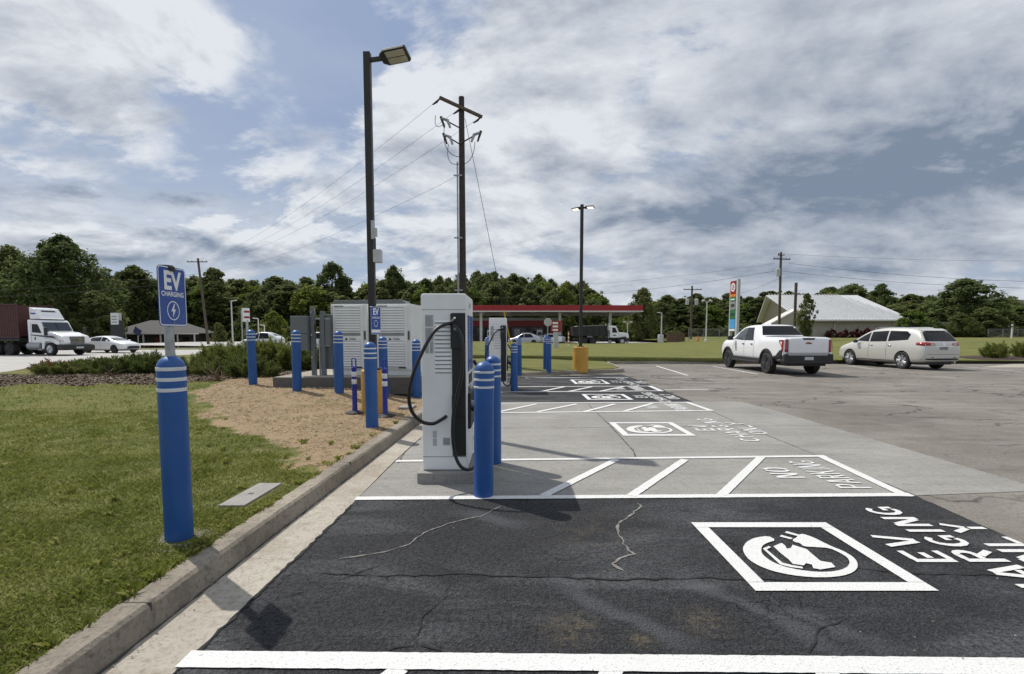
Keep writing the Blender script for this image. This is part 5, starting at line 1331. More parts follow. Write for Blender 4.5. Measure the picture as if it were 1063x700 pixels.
# pole C right
yc = 66; xc, zc = AT(812, 262, yc)
pc = util_pole('utility_pole', 'brown wooden pole with a crossarm and one transformer rising behind the pickup', (xc, yc, .7), zc-.7, .19, R(-.8), 'wood', arms=((zc-1.6, 2.6, R(15), 0),), cans=((-.35, zc-3.3),))
MB().bb(-.5, .35, -.3, -.22, zc-1.15, zc-1.05).build('switch_arm', M['black_metal'], pc)
MB().tube([(-.4, -.26, zc-1.1), (-.45, -.26, zc-.85)], .07, 8).build('fuse_holder', M['black_metal'], pc)
xp, zp = AT(826.5, 294, 64)
t = thing('service_pole', 'plain short wooden pole without crossarm just right of the transformer pole', 'utility pole', (xp, 64, .7))
MB().tube([(0, 0, 0), (0, 0, zp-.7)], .17, 12).build('pole', M['wood'], t, smooth=True)
MB().tube([(0, 0, zp-.7), (0, 0, zp-.66)], .18, 12).build('pole_cap', M['galv'], t)
yd = 84; xd, zd = AT(718.5, 297, yd)
pd = util_pole('utility_pole', 'grey pole carrying two transformers side by side against the dark wood', (xd, yd, .3), zd-.3, .2, 0, 'wood', arms=((zd-.9, 3.0, 0, 0),), cans=((-.75, zd-2.9), (.75, zd-2.9)))
# striped little post + small things on the far lawn edge
t = thing('utility_bin', 'short grey round utility drum at the lawn edge right of the canopy', 'drum', (21.7, 74, .3))
MB().lathe([(.42, 0), (.42, 1.1), (.38, 1.15), (0, 1.15)], 20).build('drum', M['grey_paint'], t); MB().lathe([(.43, .5), (.44, .52), (.44, .56), (.43, .58)], 20).build('drum_band', M['galv'], t)
t = thing('traffic_cone', 'orange and white cone at the lawn edge between the two poles', 'traffic cone', (26.4, 72, .35))
MB().bb(-.25, .25, -.25, .25, 0, .05).build('base', M['ink'], t); MB().lathe([(.2, .05), (.08, .9), (0, .9)], 16).build('cone', M['orange'], t, smooth=True); MB().lathe([(.145, .45), (.1, .72)], 16).build('white_collar', M['white_sheet'], t)
def fence(label, x0, x1, y, h, z0, kind):
    t = thing(kind+'_fence', label, 'fence', (x0, y, z0)); L = x1-x0
    if kind == 'board':
        for i in range(int(L/.16)): MB().bb(i*.16, i*.16+.15, -.02, .02, 0, h+.02*((i*7) % 3)).build('board', M['drygrass'], t) if i < 40 else None
        MB().bb(0, L, .021, .07, h*.3, h*.4).build('rail', M['drygrass'], t)
    else:
        n_ = int(L/2.4)
        for i in range(n_+1): MB().tube([(i*2.4, 0, 0), (i*2.4, 0, h)], .045, 6).build('post', M['charger_dark'], t)
        mb = MB()
        for i in range(int(L/.22)): mb.tube([(i*.22, 0, .05), (i*.22, 0, h-.05)], .008, 3, cap=False)
        for i in range(9): mb.tube([(0, 0, .1+i*h/9), (L, 0, .1+i*h/9)], .008, 3, cap=False)
        mb.build('wire_mesh', M['charger_dark'], t)
        MB().tube([(0, 0, h), (L, 0, h)], .03, 6).build('top_rail', M['charger_dark'], t)
fence('brown board fence panel at the foot of the wood, left of the transformer pole', 23.2, 26.0, 76, 1.4, .3, 'board')
fence('grey chain link fence along the wood left of the price sign', 27.5, 41, 79, 1.9, .4, 'chainlink')
fence('grey chain link fence on the field right of the big round tree', 77, 95, 82, 1.4, .9, 'chainlink')
t = thing('small_white_sign', 'small blank white sign on a post just right of the suv', 'road sign', (29.6, 35, tz(29.6, 35)), R(-15))
MB().tube([(0, 0, 0), (0, 0, 1.3)], .035, 8).build('post', M['galv'], t); MB().bb(-.24, .24, -.05, -.035, .85, 1.5).build('sign_panel', M['white_sheet'], t)
x_, z_ = AT(1051, 338, 70)
t = thing('field_post', 'short pale post with a small head in front of the hill at far right', 'post', (x_, 70, .9))
MB().tube([(0, 0, 0), (0, 0, 2.0)], .1, 8).build('post', M['canopy_white'], t); MB().bb(-.5, .5, -.1, .1, 1.6, 1.75).build('crosspiece', M['wood'], t)

# wires
def wire(label, a, b, sag, r=.012):
    a = Vector(a); b = Vector(b); P = []
    for i in range(25):
        t_ = i/24; p = a.lerp(b, t_); p.z -= sag*4*t_*(1-t_); P.append(p)
    o = MB().tube(P, r, 5).build('power_line', M['wire'], smooth=True); tag(o, label, 'power line', None); return o
Bt = Vector((xb-.1, yb, zb_-.5))
WG = 'power lines strung between the poles'
for i, (x, dz, lb) in enumerate(((-.95, 0, 'uppermost power line sloping down left from the crossarm of the tall dark pole'), (.0, -.02, 'second power line sloping down left from the tall dark pole'), (.95, -.1, 'third power line sloping down left from the tall dark pole'))):
    v = armpt(x); tag(wire(lb, v, Bt+Vector((-1+i, 0, .1)), 1.5, .006), group=WG)
tag(wire('lowest power line sloping down left from below the cut-outs of the tall dark pole', (xa-.25, ya, za-3.4), Bt+Vector((0, 0, -1.2)), 1.3, .006), group=WG)
def AP(u, v, Y): x, z = AT(u, v, Y); return (x, Y, z)
for i, (va, vb, lb) in enumerate(((300, 300, 'upper wire crossing in front of the big trees at far left'), (306, 307, 'lower wire crossing in front of the big trees at far left'))):
    tag(wire(lb, AP(-120, va+6, 70), (xb-.2+.4*i, yb, zb_-2.3-i*1.0), .5, .02), group=WG)
tag(wire('wire running right from the left wooden pole across the wood', (xb, yb, zb_-2.4), AP(430, 300, 100), 1.0, .012), group=WG)
Ct = Vector((xc, yc, zc))
tag(wire('top wire running right from the transformer pole near the frame edge', Ct+Vector((.9, 0, -1.4)), AP(1250, 292, 60), 1.0, .018), group=WG)
tag(wire('middle wire running right from the transformer pole above the metal roof', Ct+Vector((.2, 0, -2.4)), AP(1250, 298, 60), 1.0, .018), group=WG)
tag(wire('faint highest wire crossing the sky at far right', Ct+Vector((.1, 0, -.2)), AP(1250, 268, 60), .6, .012), group=WG)
tag(wire('long wire running left from the transformer pole over the canopy', Ct+Vector((-.9, 0, -2.4)), AP(430, 304, 100), 2.0, .017), group=WG)
tag(wire('upper long wire running left from the transformer pole over the wood', Ct+Vector((-.9, 0, -1.4)), AP(430, 297, 100), 1.5, .012), group=WG)
tag(wire('slack service wire dropping left from the transformer pole to the two transformer pole', Ct+Vector((-.1, 0, -3.2)), (xd, yd, zd-1.4), 1.2, .012), group=WG)
# guy with yellow guard
ge = Vector((AT(533, 356, 26.5)[0], 26.5, .35)); gt = Vector((xa+.15, ya, za-.9))
gy = thing('guy_wire', 'slanting guy wire of the tall dark pole with a yellow guard near the ground', 'guy wire', ge)
MB().tube([(0, 0, 0), gt-ge], .012, 6).build('stay_cable', M['wire'], gy)
dirv = (gt-ge).normalized()
MB().tube([dirv*.15, dirv*2.6], .035, 8).build('yellow_guard', M['guard_yellow'], gy)

# ------------------------------------------------------------------ foliage
def leaf_mesh(name, centers, radii, per, size, mat, seed, up=.2, stretch=1.0, hang=0.):
    g = np.random.default_rng(seed); n = len(centers)*per
    c = np.repeat(centers, per, 0); r = np.repeat(radii, per, 0)
    d = g.normal(size=(n, 3)); d /= np.linalg.norm(d, axis=1)[:, None]
    rad = g.random(n)**.45
    p = c + d*r*rad[:, None]
    nrm = d*.8 + g.normal(size=(n, 3))*.6 + np.array([0, 0, up]); nrm /= np.linalg.norm(nrm, axis=1)[:, None]
    a = np.cross(nrm, g.normal(size=(n, 3))); a /= np.linalg.norm(a, axis=1)[:, None]
    b = np.cross(nrm, a)
    s = size*(.55+.9*g.random(n))[:, None]
    A = a*s*stretch; B = b*s*.62
    q = np.stack([p-A, p+B*.9-A*.1, p+A, p-B], 1).reshape(-1, 3)
    return q, n
def quads_obj(name, q, mat):
    n = len(q)//4; me = bpy.data.meshes.new(name)
    me.vertices.add(len(q)); me.vertices.foreach_set('co', q.astype(np.float32).ravel())
    me.loops.add(len(q)); me.loops.foreach_set('vertex_index', np.arange(len(q), dtype=np.int32))
    me.polygons.add(n); me.polygons.foreach_set('loop_start', np.arange(0, len(q), 4, dtype=np.int32)); me.polygons.foreach_set('loop_total', np.full(n, 4, dtype=np.int32))
    me.update(); me.validate(); me.materials.append(mat)
    return me
def tree_proto(kind, seed, mat, H=12., W=8., nclump=70, per=110, size=.30, trunk=.16, low=.22):
    nclump = int(nclump*1.9); per = int(per*.62); size *= .92
    """returns (crown mesh, trunk mesh) of height 1-ish units in metres"""
    g = np.random.default_rng(seed); r = random.Random(seed)
    C = []; Rr = []
    for i in range(nclump):
        z = low + (1-low)*r.random()**.85; u = (z-low)/(1-low)
        if kind == 'round': prof = math.sin(math.pi*min(1, (u*.86+.16)))**.6
        elif kind == 'tall': prof = (1-u)**.55*(.55+.6*min(1, u*4))
        elif kind == 'poplar': prof = math.sin(math.pi*min(1, u*.9+.10))**.7
        else: prof = 1-u*.7
        a = r.uniform(0, 2*math.pi); rr = W/2*prof*(r.random()**.4)*r.uniform(.72, 1.08)
        C.append((rr*math.cos(a), rr*math.sin(a), z*H*.95))
        s = r.uniform(.065, .125)*min(W, H)*(1.15-.4*u); Rr.append((s, s, s*r.uniform(.75, 1.1)))
    C = np.array(C); Rr = np.array(Rr)
    q, n = leaf_mesh('crown', C, Rr, per, size, mat, seed, up=.9)
    # stray outer sprigs
    top = C[g.integers(0, len(C), 40)] + g.normal(size=(40, 3))*W*.07
    q2, _ = leaf_mesh('crown', top, np.full((40, 3), .05*W), 14, size*.8, mat, seed+1)
    me = quads_obj('crown', np.concatenate([q, q2]), mat)
    mb = MB(); tr_ = H*trunk*.16
    lean = r.uniform(-.04, .04)
    top_z = H*.72
    P = [Vector((lean*H*t*t, r.uniform(-.05, .05), H*.72*t)) for t in (0, .15, .35, .6, .8, 1)]
    mb.tube([P[0]-Vector((0, 0, .4))]+P, [tr_*1.5, tr_*1.15, tr_, tr_*.85, tr_*.6, tr_*.4, tr_*.2], 9)
    for i in range(0, nclump, max(1, nclump//16)):
        z0 = max(H*low*.7, C[i][2]*.62-.3); z0 = min(z0, top_z*.92)
        s = Vector((0, 0, z0)); e = Vector(C[i])
        mid = s.lerp(e, .5)+Vector((0, 0, -.04*H*r.random()))
        mb.tube([s, mid, e], [tr_*.42, tr_*.28, tr_*.1], 6)
    t = mb.build('trunk', M['bark']); tm = t.data; bpy.data.objects.remove(t)
    return me, tm, H, W
PR = {
 'oak1': tree_proto('round', 11, M['leaf_oak'], 14, 13, 95, 105, .27, low=.12),
 'oak2': tree_proto('round', 12, M['leaf_oak'], 14, 12, 90, 105, .27, low=.10),
 'mid1': tree_proto('round', 13, M['leaf_mid'], 12, 9, 75, 105, .25, low=.12),
 'mid2': tree_proto('poplar', 14, M['leaf_mid'], 14, 8, 75, 105, .25, low=.10),
 'mid3': tree_proto('tall', 15, M['leaf_mid'], 14, 7, 70, 100, .23, low=.15),
 'tall1': tree_proto('poplar', 16, M['leaf_oak'], 15, 7, 70, 100, .25, low=.10),
 'light1': tree_proto('round', 17, M['leaf_light'], 9, 7, 60, 95, .24, low=.10),
 'bush1': tree_proto('round', 18, M['leaf_mid'], 4, 6, 45, 90, .18, low=.03),
 'bush2': tree_proto('round', 19, M['leaf_oak'], 4, 7, 45, 90, .18, low=.03),
}
def tree(proto, x, y, z, h, w, label, cat='tree', name='tree', group=None, rz=None):
    cm, tm, H0, W0 = PR[proto]
    t = thing(name, label, cat, (x, y, z), rnd.uniform(0, 6.28) if rz is None else rz, group)
    t.scale = (w/W0, w/W0, h/H0)
    for nm, me in (('crown', cm), ('trunk', tm)):
        o = bpy.data.objects.new(nm, me); COL.objects.link(o); o.parent = t
    return t
def tree_px(proto, u, vtop, Y, wpx, label, z=None, **k):
    x, zt = AT(u, vtop, Y)
    if z is None: z = -1.0 if x < -45 else (.6 if x > 45 else -.05)
    return tree(proto, x, Y, z, zt-z, wpx*Y/F, label, **k)
# the big trees at the left
tree_px('oak1', 62, 243, 84, 100, 'biggest dark broad tree with gaps of sky, right behind the semi truck', name='oak_tree')
tree_px('oak2', 8, 254, 88, 75, 'dark broad tree cut by the left frame edge above the container', name='oak_tree')
tree_px('mid1', 98, 300, 80, 50, 'lower dense green tree between the truck cab and the dark pylon sign', name='oak_tree')
tree_px('oak2', 138, 275, 116, 78, 'dark domed tree left of the EV sign panel', name='oak_tree')
tree_px('oak1', 175, 292, 118, 70, 'dark tree directly behind the EV sign panel', name='oak_tree')
tree_px('mid2', 222, 276, 120, 52, 'tall dark tree right of the leaning pole', name='oak_tree')
tree_px('mid1', 345, 270, 118, 50, 'round topped tree rising above the wood over the left power cabinet', name='oak_tree')
tree_px('oak2', 408, 275, 118, 42, 'dark tree just right of the lamp post above the right power cabinet', name='oak_tree')
tree_px('mid1', 268, 335, 88, 30, 'small light tree at the foot of the wood behind the white car', name='small_tree')
tree_px('light1', 283, 322, 86, 26, 'small bright leafed tree behind the leftmost far bollards', name='small_tree')
tree_px('mid1', 226, 334, 96, 16, 'small tree between the leaning pole and the white street light', name='small_tree')
# right part
tree_px('mid1', 885, 293, 118, 52, 'round tree behind the ridge of the metal roof', name='oak_tree')
tree_px('oak2', 862, 298, 128, 46, 'dark low tree just left of the ridge end of the metal roof', name='oak_tree')
tree_px('mid2', 915, 293, 112, 34, 'upright tree right of the metal roof', name='oak_tree')
tree_px('oak1', 940, 308, 120, 44, 'dark rounded tree between the metal roof and the big round tree', name='oak_tree')
tree_px('mid1', 1003, 287, 92, 74, 'big round green tree behind the suv', name='round_tree')
tree_px('mid2', 985, 304, 96, 44, 'green tree merging with the left flank of the big round tree', name='round_tree')
tree_px('mid1', 1024, 318, 86, 40, 'lower light green tree at the right foot of the big round tree', name='small_tree')
tree_px('oak2', 997, 325, 84, 34, 'dark bushy tree in front of the big round tree', name='small_tree')
tree_px('oak2', 968, 330, 84, 26, 'small dark tree left of the big round tree, above the suv roof', name='small_tree')
tree_px('mid2', 838, 303, 62, 20, 'slender young tree with loose leaves in front of the metal roof', name='young_tree', z=.7)
tree_px('light1', 948, 321, 66, 34, 'small bright yellow green tree behind the suv roof', name='young_tree', z=.8)
tree_px('light1', 655, 315, 96, 24, 'light tree just right of the canopy end', name='small_tree', z=.0)
tree_px('mid1', 668, 297, 92, 36, 'tall bushy tree right of the canopy end', name='oak_tree', z=.0)
# the wood: rows of trees along the skyline
def sky(u): return np.interp(u, [-60, 0, 150, 200, 240, 290, 330, 380, 430, 460, 500, 560, 600, 622, 640, 655, 680, 720, 760, 800, 840, 900, 950, 1100], [275, 275, 290, 284, 291, 288, 292, 295, 287, 290, 281, 289, 292, 306, 322, 320, 306, 306, 306, 304, 300, 303, 305, 318])
sect = [(-100, 150, 'dark leafy tree of the wood behind the semi truck and the sedan'), (150, 330, 'leafy tree of the wood behind the hip roofed house and hedge'), (330, 430, 'leafy tree of the wood rising behind the power cabinets'),
        (430, 640, 'leafy tree of the dense wood behind the red canopy'), (640, 770, 'slim tree of the wood between the canopy and the price sign'), (770, 900, 'tree of the wood behind the metal roofed building'), (900, 1200, 'tree of the wood at the right behind the suv')]
def sec(u):
    for a, b, l in sect:
        if a <= u < b: return l
    return sect[-1][2]
r2 = random.Random(42)
u = -40
while u < 1090:
    for row, (Yb, dv) in enumerate(((108, 9), (124, 0), (140, -1))):
        uu = u + r2.uniform(-6, 6)
        if 560 < uu < 640 and row == 0 and False: continue
        vt = float(sky(uu)) + dv*r2.uniform(.3, 1.6) + r2.uniform(-4, 5)
        pr = r2.choice(['mid2', 'mid3', 'tall1', 'mid1', 'oak1'] if row == 0 else ['mid2', 'tall1', 'oak2', 'mid3', 'mid1'])
        if 640 < uu < 860: pr = r2.choice(['mid2', 'mid3', 'mid2', 'tall1'])
        if 420 < uu <= 640 and row == 0: pr = r2.choice(['mid2', 'mid1', 'mid2', 'mid3', 'light1'])
        if uu < 150: pr = r2.choice(['oak1', 'oak2', 'mid1'])
        if r2.random() < .13 and uu > 200: pr = 'light1'
        wpx = r2.uniform(32, 46) if 430 < uu < 860 else r2.uniform(42, 58)
        l = sec(uu)
        yy_ = Yb+r2.uniform(-6, 6)
        if 100 < uu < 250: yy_ = max(yy_, 117)
        tree_px(pr, uu, vt, yy_, wpx, l, name='wood_tree', group=l)
    u += 13 if 400 < u < 860 else 19
# understory
UB = 'dark understorey bushes along the foot of the wood'
u = -30
while u < 1080:
    tree_px(r2.choice(['bush1', 'bush2']), u+r2.uniform(-5, 5), r2.uniform(334, 341), r2.uniform(98, 104) if not 95 < u < 245 else 113, r2.uniform(30, 44), 'dark bush along the foot of the distant wood', cat='bush', name='bush', group=UB)
    u += 20
for i, (u, vt, Y, w, pr, lb) in enumerate(((700, 343, 79, 22, 'bush1', 'green bush behind the brown board fence panel'), (822, 343, 77, 20, 'bush2', 'dark shrub by the cream gable wall'), (1012, 346, 88, 30, 'bush1', 'low bush left of the fence before the hill'))):
    tree_px(pr, u, vt, Y, w, lb, cat='bush', name='bush', z=.5)
PR['burg'] = tree_proto('round', 31, M['leaf_burgundy'], 4, 6, 40, 80, .2, low=.03)
BH = 'burgundy bushes along the cream wall'
for i in range(9):
    tree('burg', 49.0+i*1.75, 77.4+r2.uniform(-.3, .3), .75, r2.uniform(1.2, 1.7), r2.uniform(1.9, 2.6), 'burgundy bush in the row along the cream wall of the metal roofed building', 'bush', 'burgundy_bush', BH)
for i in range(4):
    tree('burg', -71+i*2.6, 92.5, -1, .9, 2.4, 'dark red bush in front of the porch of the hip roofed house', 'bush', 'burgundy_bush', 'dark red bushes at the hip roofed house')
# far hill
mb = MB(); hn = 60; vs = []
for j in range(9):
    for i in range(hn+1):
        x = 215+i*5.0; y = 300+j*26
        t_ = i/hn; hgt = 27*math.sin(min(1, t_*1.9)*math.pi/2)*math.sin(math.pi*(j+.3)/9.)+1.8*math.sin(i*.7+j)+1.2*math.sin(i*1.9-j)
        vs.append((x, y, max(-1, hgt)))
mb.add(vs, [(j*(hn+1)+i, j*(hn+1)+i+1, (j+1)*(hn+1)+i+1, (j+1)*(hn+1)+i) for j in range(8) for i in range(hn)])
def hill_mat():
    m, nt, b = new_mat('wooded_hill'); k = N(nt); c = k.coord()
    v = k.vor(c, .22); col = k.mix(k.rng(v, .1, .9), (.035, .055, .025), (.015, .025, .012))
    col = k.mix(k.rng(k.noise(c, .03, 4), .4, .6, 0, .5), col, (.06, .06, .03))
    k.l(col, b.inputs['Base Color']); b.inputs['Roughness'].default_value = 1
    k.l(k.bump(v, 3., 1.), b.inputs['Normal']); return m
tag(mb.build('hill', hill_mat(), smooth=True), kind='structure')
# trees on the hill flank as one far-off mass
g = np.random.default_rng(5); hc = []
for i in range(300):
    a = g.integers(0, len(vs)); p = np.array(vs[a])+np.array([g.uniform(-3, 3), g.uniform(-10, 10), .8]); hc.append(p)
hc = np.array(hc); q, _ = leaf_mesh('w', hc, np.tile(np.array([[4.5, 4.5, 2.6]]), (len(hc), 1)), 60, 1.1, M['leaf_oak'], 9)
me = quads_obj('hill_wood', q, M['leaf_oak']); o = bpy.data.objects.new('hill_wood', me); COL.objects.link(o); tag(o, kind='stuff', label='dark wood covering the far hill at the right edge')

# junipers and hedge on the island
def juniper(seed, mat, H=.6, W=1.6, n=34, per=150, upk=1.2, size=.045):
    g = np.random.default_rng(seed); r = random.Random(seed); Q = []; C = []
    for i in range(n):
        a = r.uniform(0, 6.28); rr = W/2*math.sqrt(r.random())*.92; h = H*(1-.55*(rr/(W/2))**2)*r.uniform(.6, 1.05)
        C.append((rr*math.cos(a), rr*math.sin(a), h*.55, h, rr))
    for (x, y, z, h, rr) in C:
        # plume of short shoots that lean outward
        m_ = per; base = np.tile(np.array([x*.75, y*.75, h*.15]), (m_, 1)); t = g.random((m_, 1))
        d = np.array([x*.5+1e-3, y*.5+1e-3, h*1.0]); d = d/np.linalg.norm(d)
        p = base + d*t*h*1.0 + g.normal(size=(m_, 3))*np.array([.075, .075, .05])*W*.62*(.5+.5*(1-t))
        ld = d + g.normal(size=(m_, 3))*.55; ld /= np.linalg.norm(ld, axis=1)[:, None]
        sd = np.cross(ld, g.normal(size=(m_, 3))); sd /= np.linalg.norm(sd, axis=1)[:, None]
        s = size*(.6+.8*g.random((m_, 1)))
        Q.append(np.stack([p-sd*s*.28, p+sd*s*.28, p+ld*s*2.0+sd*s*.1, p+ld*s*2.0-sd*s*.1], 1).reshape(-1, 3))
    q = np.concatenate(Q); q[:, 2] = np.maximum(q[:, 2], .0)
    me = quads_obj('foliage', q, mat)
    mb = MB()
    for i in range(0, n, 3):
        x, y, z, h, rr = C[i]; mb.tube([(x*.1, y*.1, -.02), (x*.5, y*.5, h*.12), (x*.9, y*.9, h*.5)], [.02, .014, .006], 5)
    st = mb.build('stem', M['bark']); sm_ = st.data; bpy.data.objects.remove(st)
    return me, sm_, H, W
PR['jun1'] = juniper(51, M['leaf_juniper']); PR['jun2'] = juniper(52, M['leaf_juniper']); PR['hedge1'] = juniper(53, M['leaf_hedge'], 1.1, 1.5, 40, 150, size=.05); PR['hedge2'] = juniper(54, M['leaf_juniper'], 1.1, 1.5, 40, 150, size=.05)
PR['brown'] = juniper(55, M['leaf_brown'], .5, 1.4, 26, 110)
def shrub(proto, x, y, h, w, label, group=None, name='juniper_shrub'):
    cm, tm, H0, W0 = PR[proto]
    t = thing(name, label, 'shrub', (x, y, tz(x, y)-.02), rnd.uniform(0, 6.28), group); t.scale = (w/W0, w/W0, h/H0)
    for nm, me in (('foliage', cm), ('stem', tm)):
        o = bpy.data.objects.new(nm, me); COL.objects.link(o); o.parent = t
G1 = 'low spreading junipers in the bark bed at the road'
for i in range(11):
    x = -14.3+i*.27; shrub(r2.choice(['jun1', 'jun2']), x+r2.uniform(-.1, .1), 16.4+r2.uniform(-.3, .7)+(x+13)*.10, .34+.028*i+r2.uniform(-.05, .08), r2.uniform(1.2, 1.7), 'low dark juniper in the bark bed left of the sign bollard', G1)
shrub('brown', -14.9, 16.5, .42, 1.4, 'dead brown juniper at the left end of the shrub bed'); shrub('brown', -14.4, 16.2, .34, 1.1, 'smaller dead brown juniper beside the larger dead one')
G2 = 'taller hedge of mixed green junipers along the island'
for i in range(20):
    x = -10.3+i*.36+r2.uniform(-.12, .12); y = 17.6+r2.uniform(-.6, .9)
    if i in (9, 15): continue
    shrub(r2.choice(['hedge1', 'hedge2', 'hedge1']), x, y, r2.uniform(.58, .98)+(.12 if 2 < i < 8 else 0), r2.uniform(1.1, 1.8), 'green juniper in the taller hedge behind the far left bollards', G2)
shrub('jun2', -7.75, 15.0, .62, 1.6, 'dark juniper bulging out front of the hedge beside the leftmost far bollard')
shrub('jun1', -8.9, 15.7, .6, 1.7, 'dark juniper in front of the hedge, left of the leftmost far bollard'); shrub('hedge2', -10.2, 15.9, .6, 1.3, 'dark juniper in front of the hedge just right of the sign bollard')
# bare twiggy stump shrub
def twigs(x, y, n, s, label, seed):
    r = random.Random(seed); mb = MB()
    for i in range(n):
        a = r.uniform(0, 6.28); L = s*r.uniform(.5, 1); el = r.uniform(.15, 1.1)
        p = [Vector((0, 0, 0))]; d = Vector((math.cos(a)*math.cos(el), math.sin(a)*math.cos(el), math.sin(el)))
        for k in range(5): 
            d = (d+Vector((r.uniform(-.35, .35), r.uniform(-.35, .35), r.uniform(-.35, .15)))).normalized(); p.append(p[-1]+d*L/5)
        mb.tube(p, [.022, .018, .014, .010, .007, .004], 5)
    o = mb.build('bare_branches', M['drygrass']); o.location = (x, y, tz(x, y)); tag(o, label, 'branches')
twigs(-7.9, 13.6, 16, .85, 'bare brown twiggy stump in the bark bed left of the leftmost far bollard', 3)
twigs(-12.2, 15.3, 7, .8, 'pale fallen branch lying before the low junipers', 6)
# right bed
mb = MB(); path = [(26.6, 28.5), (29, 28.35), (36, 28.6), (60, 29.7), (60, 35), (40, 34), (30, 33.4), (27.5, 31.5)]
mb.poly([(x, y, tz(x, y)+.012) for x, y in path]); 
def bark_mat():
    m, nt, b = new_mat('bark_mulch'); k = N(nt); c = k.coord()
    k.l(k.mix(k.rng(k.noise(c, 18, 5, .7), .35, .65), (.025, .016, .013), (.09, .055, .045)), b.inputs['Base Color']); b.inputs['Roughness'].default_value = 1
    k.l(k.bump(k.noise(c, 14, 4, .7), .08), b.inputs['Normal']); return m
tag(mb.build('mulch_bed', bark_mat()), kind='structure')
for (x, y, h, w, lb) in ((29.3, 30.6, .95, 1.5, 'small green shrub in the right bark bed, just right of the suv'), (31.9, 31.2, 1.0, 1.7, 'green shrub second from the left in the right bark bed'), (33.4, 31.0, 1.25, 2.3, 'larger green shrub third from the left in the right bark bed'), (35.2, 31.6, 1.2, 2.4, 'green shrub fourth from the left in the right bark bed'), (36.8, 31.2, 1.1, 2.2, 'green shrub at the right frame edge in the bark bed')):
    shrub('hedge2' if w > 2 else 'hedge1', x, y, h, w, lb, name='shrub')

# ------------------------------------------------------------------ grass, straw, chips and stones on the near ground
def in_view(x, y, pad=1.5): return np.abs(x) < y*1.1+pad
def blades():
    g = np.random.default_rng(3); P = []
    for (y0, y1, dens) in ((.8, 1.6, 3500), (1.6, 2.8, 9500), (2.8, 4.2, 6500), (4.2, 6.2, 3600), (6.2, 9.5, 1500), (9.5, 15, 420)):
        x0, x1 = -(y1*1.1+1.5), -1.3; n = int((x1-x0)*(y1-y0)*dens)
        x = g.uniform(x0, x1, n); y = g.uniform(y0, y1, n)
        k = (x < Xin(y)+.012*np.sin(y*23)+.012*g.random(n)) & in_view(x, y) & (straw(x, y) < .15+.35*g.random(n)*(np.sin(x*9)*np.sin(y*7) > .2)) & (bed(x, y) < .3)
        k &= ~((x > -2.58) & (x < -2.27) & (y > 4.25) & (y < 5.0)) & (np.hypot(x+2.46, y-3.64) > .125+.08*g.random(n))
        k &= (np.sin(x*3.1+1)*np.sin(y*2.7+2)+.6*np.sin(x*7.7)*np.sin(y*8.9) > -1.45+.3*g.random(n))
        P.append(np.stack([x[k], y[k]], 1))
    P = np.concatenate(P); n = len(P); z = terr(P[:, 0], P[:, 1])
    clump = .72+.35*np.clip(np.sin(P[:, 0]*6.3+np.sin(P[:, 1]*5))*np.sin(P[:, 1]*5.7+np.sin(P[:, 0]*4)), -.5, 1)
    h = (.016+.026*g.random(n))*clump*(1+.02*P[:, 1]); a = g.uniform(0, 6.28, n); w = (.0016+.0012*g.random(n))*(1+.16*P[:, 1])
    lean = g.uniform(.3, 1.6, n)*h; la = g.uniform(0, 6.28, n)
    base = np.stack([P[:, 0], P[:, 1], z-.002], 1); side = np.stack([np.cos(a)*w, np.sin(a)*w, 0*a], 1)
    mid = base + np.stack([np.cos(la)*lean*.35, np.sin(la)*lean*.35, h*.65], 1); tip = base + np.stack([np.cos(la)*lean, np.sin(la)*lean, h], 1)
    q = np.stack([base-side, base+side, mid+side*.7, tip], 1); q[:, 3] = tip
    q2 = q.reshape(-1, 3); me = quads_obj('lawn_grass', q2, M['blade'])
    o = bpy.data.objects.new('lawn_grass', me); COL.objects.link(o); tag(o, kind='stuff', label='short green mown grass blades beside the kerb')
blades()
def bits(name, mat, label, n, region, lw, seed, flat=.35):
    g = np.random.default_rng(seed); y = 4.8+(18-4.8)*g.random(n)**1.3; x = -g.uniform(1.3, 16, n)
    k = (x < Xin(y)-.01) & in_view(x, y) & region(x, y, g); x = x[k]; y = y[k]; n = len(x)
    z = terr(x, y)+.003+.012*g.random(n); a = g.uniform(0, 6.28, n); t = g.normal(0, flat, n)
    L = lw[0]*(.4+g.random(n))*(1+.05*y); W = lw[1]*(.5+g.random(n))*(1+.05*y)
    d = np.stack([np.cos(a)*np.cos(t), np.sin(a)*np.cos(t), np.sin(t)], 1)*L[:, None]; s = np.stack([-np.sin(a), np.cos(a), g.normal(0, .5, n)], 1)*W[:, None]
    p = np.stack([x, y, z], 1); q = np.stack([p-d-s, p+d-s, p+d+s, p-d+s], 1).reshape(-1, 3)
    me = quads_obj(name, q, mat); o = bpy.data.objects.new(name, me); COL.objects.link(o); tag(o, kind='stuff', label=label)
bits('straw_mulch', M['straw'], 'tan straw and wood shavings covering the bare soil', 75000, lambda x, y, g: (straw(x, y) > .25+.5*g.random(len(x))) & (np.sin(x*2.3+np.sin(y*3)*1.3)*np.sin(y*2.9+np.sin(x*4)) > -.75+.25*g.random(len(x))), (.024, .0022), 4)
bits('bark_chips', M['chips'], 'brown and grey bark chips in the juniper bed', 90000, lambda x, y, g: bed(x, y) > .3+.3*g.random(len(x)), (.026, .010), 5)
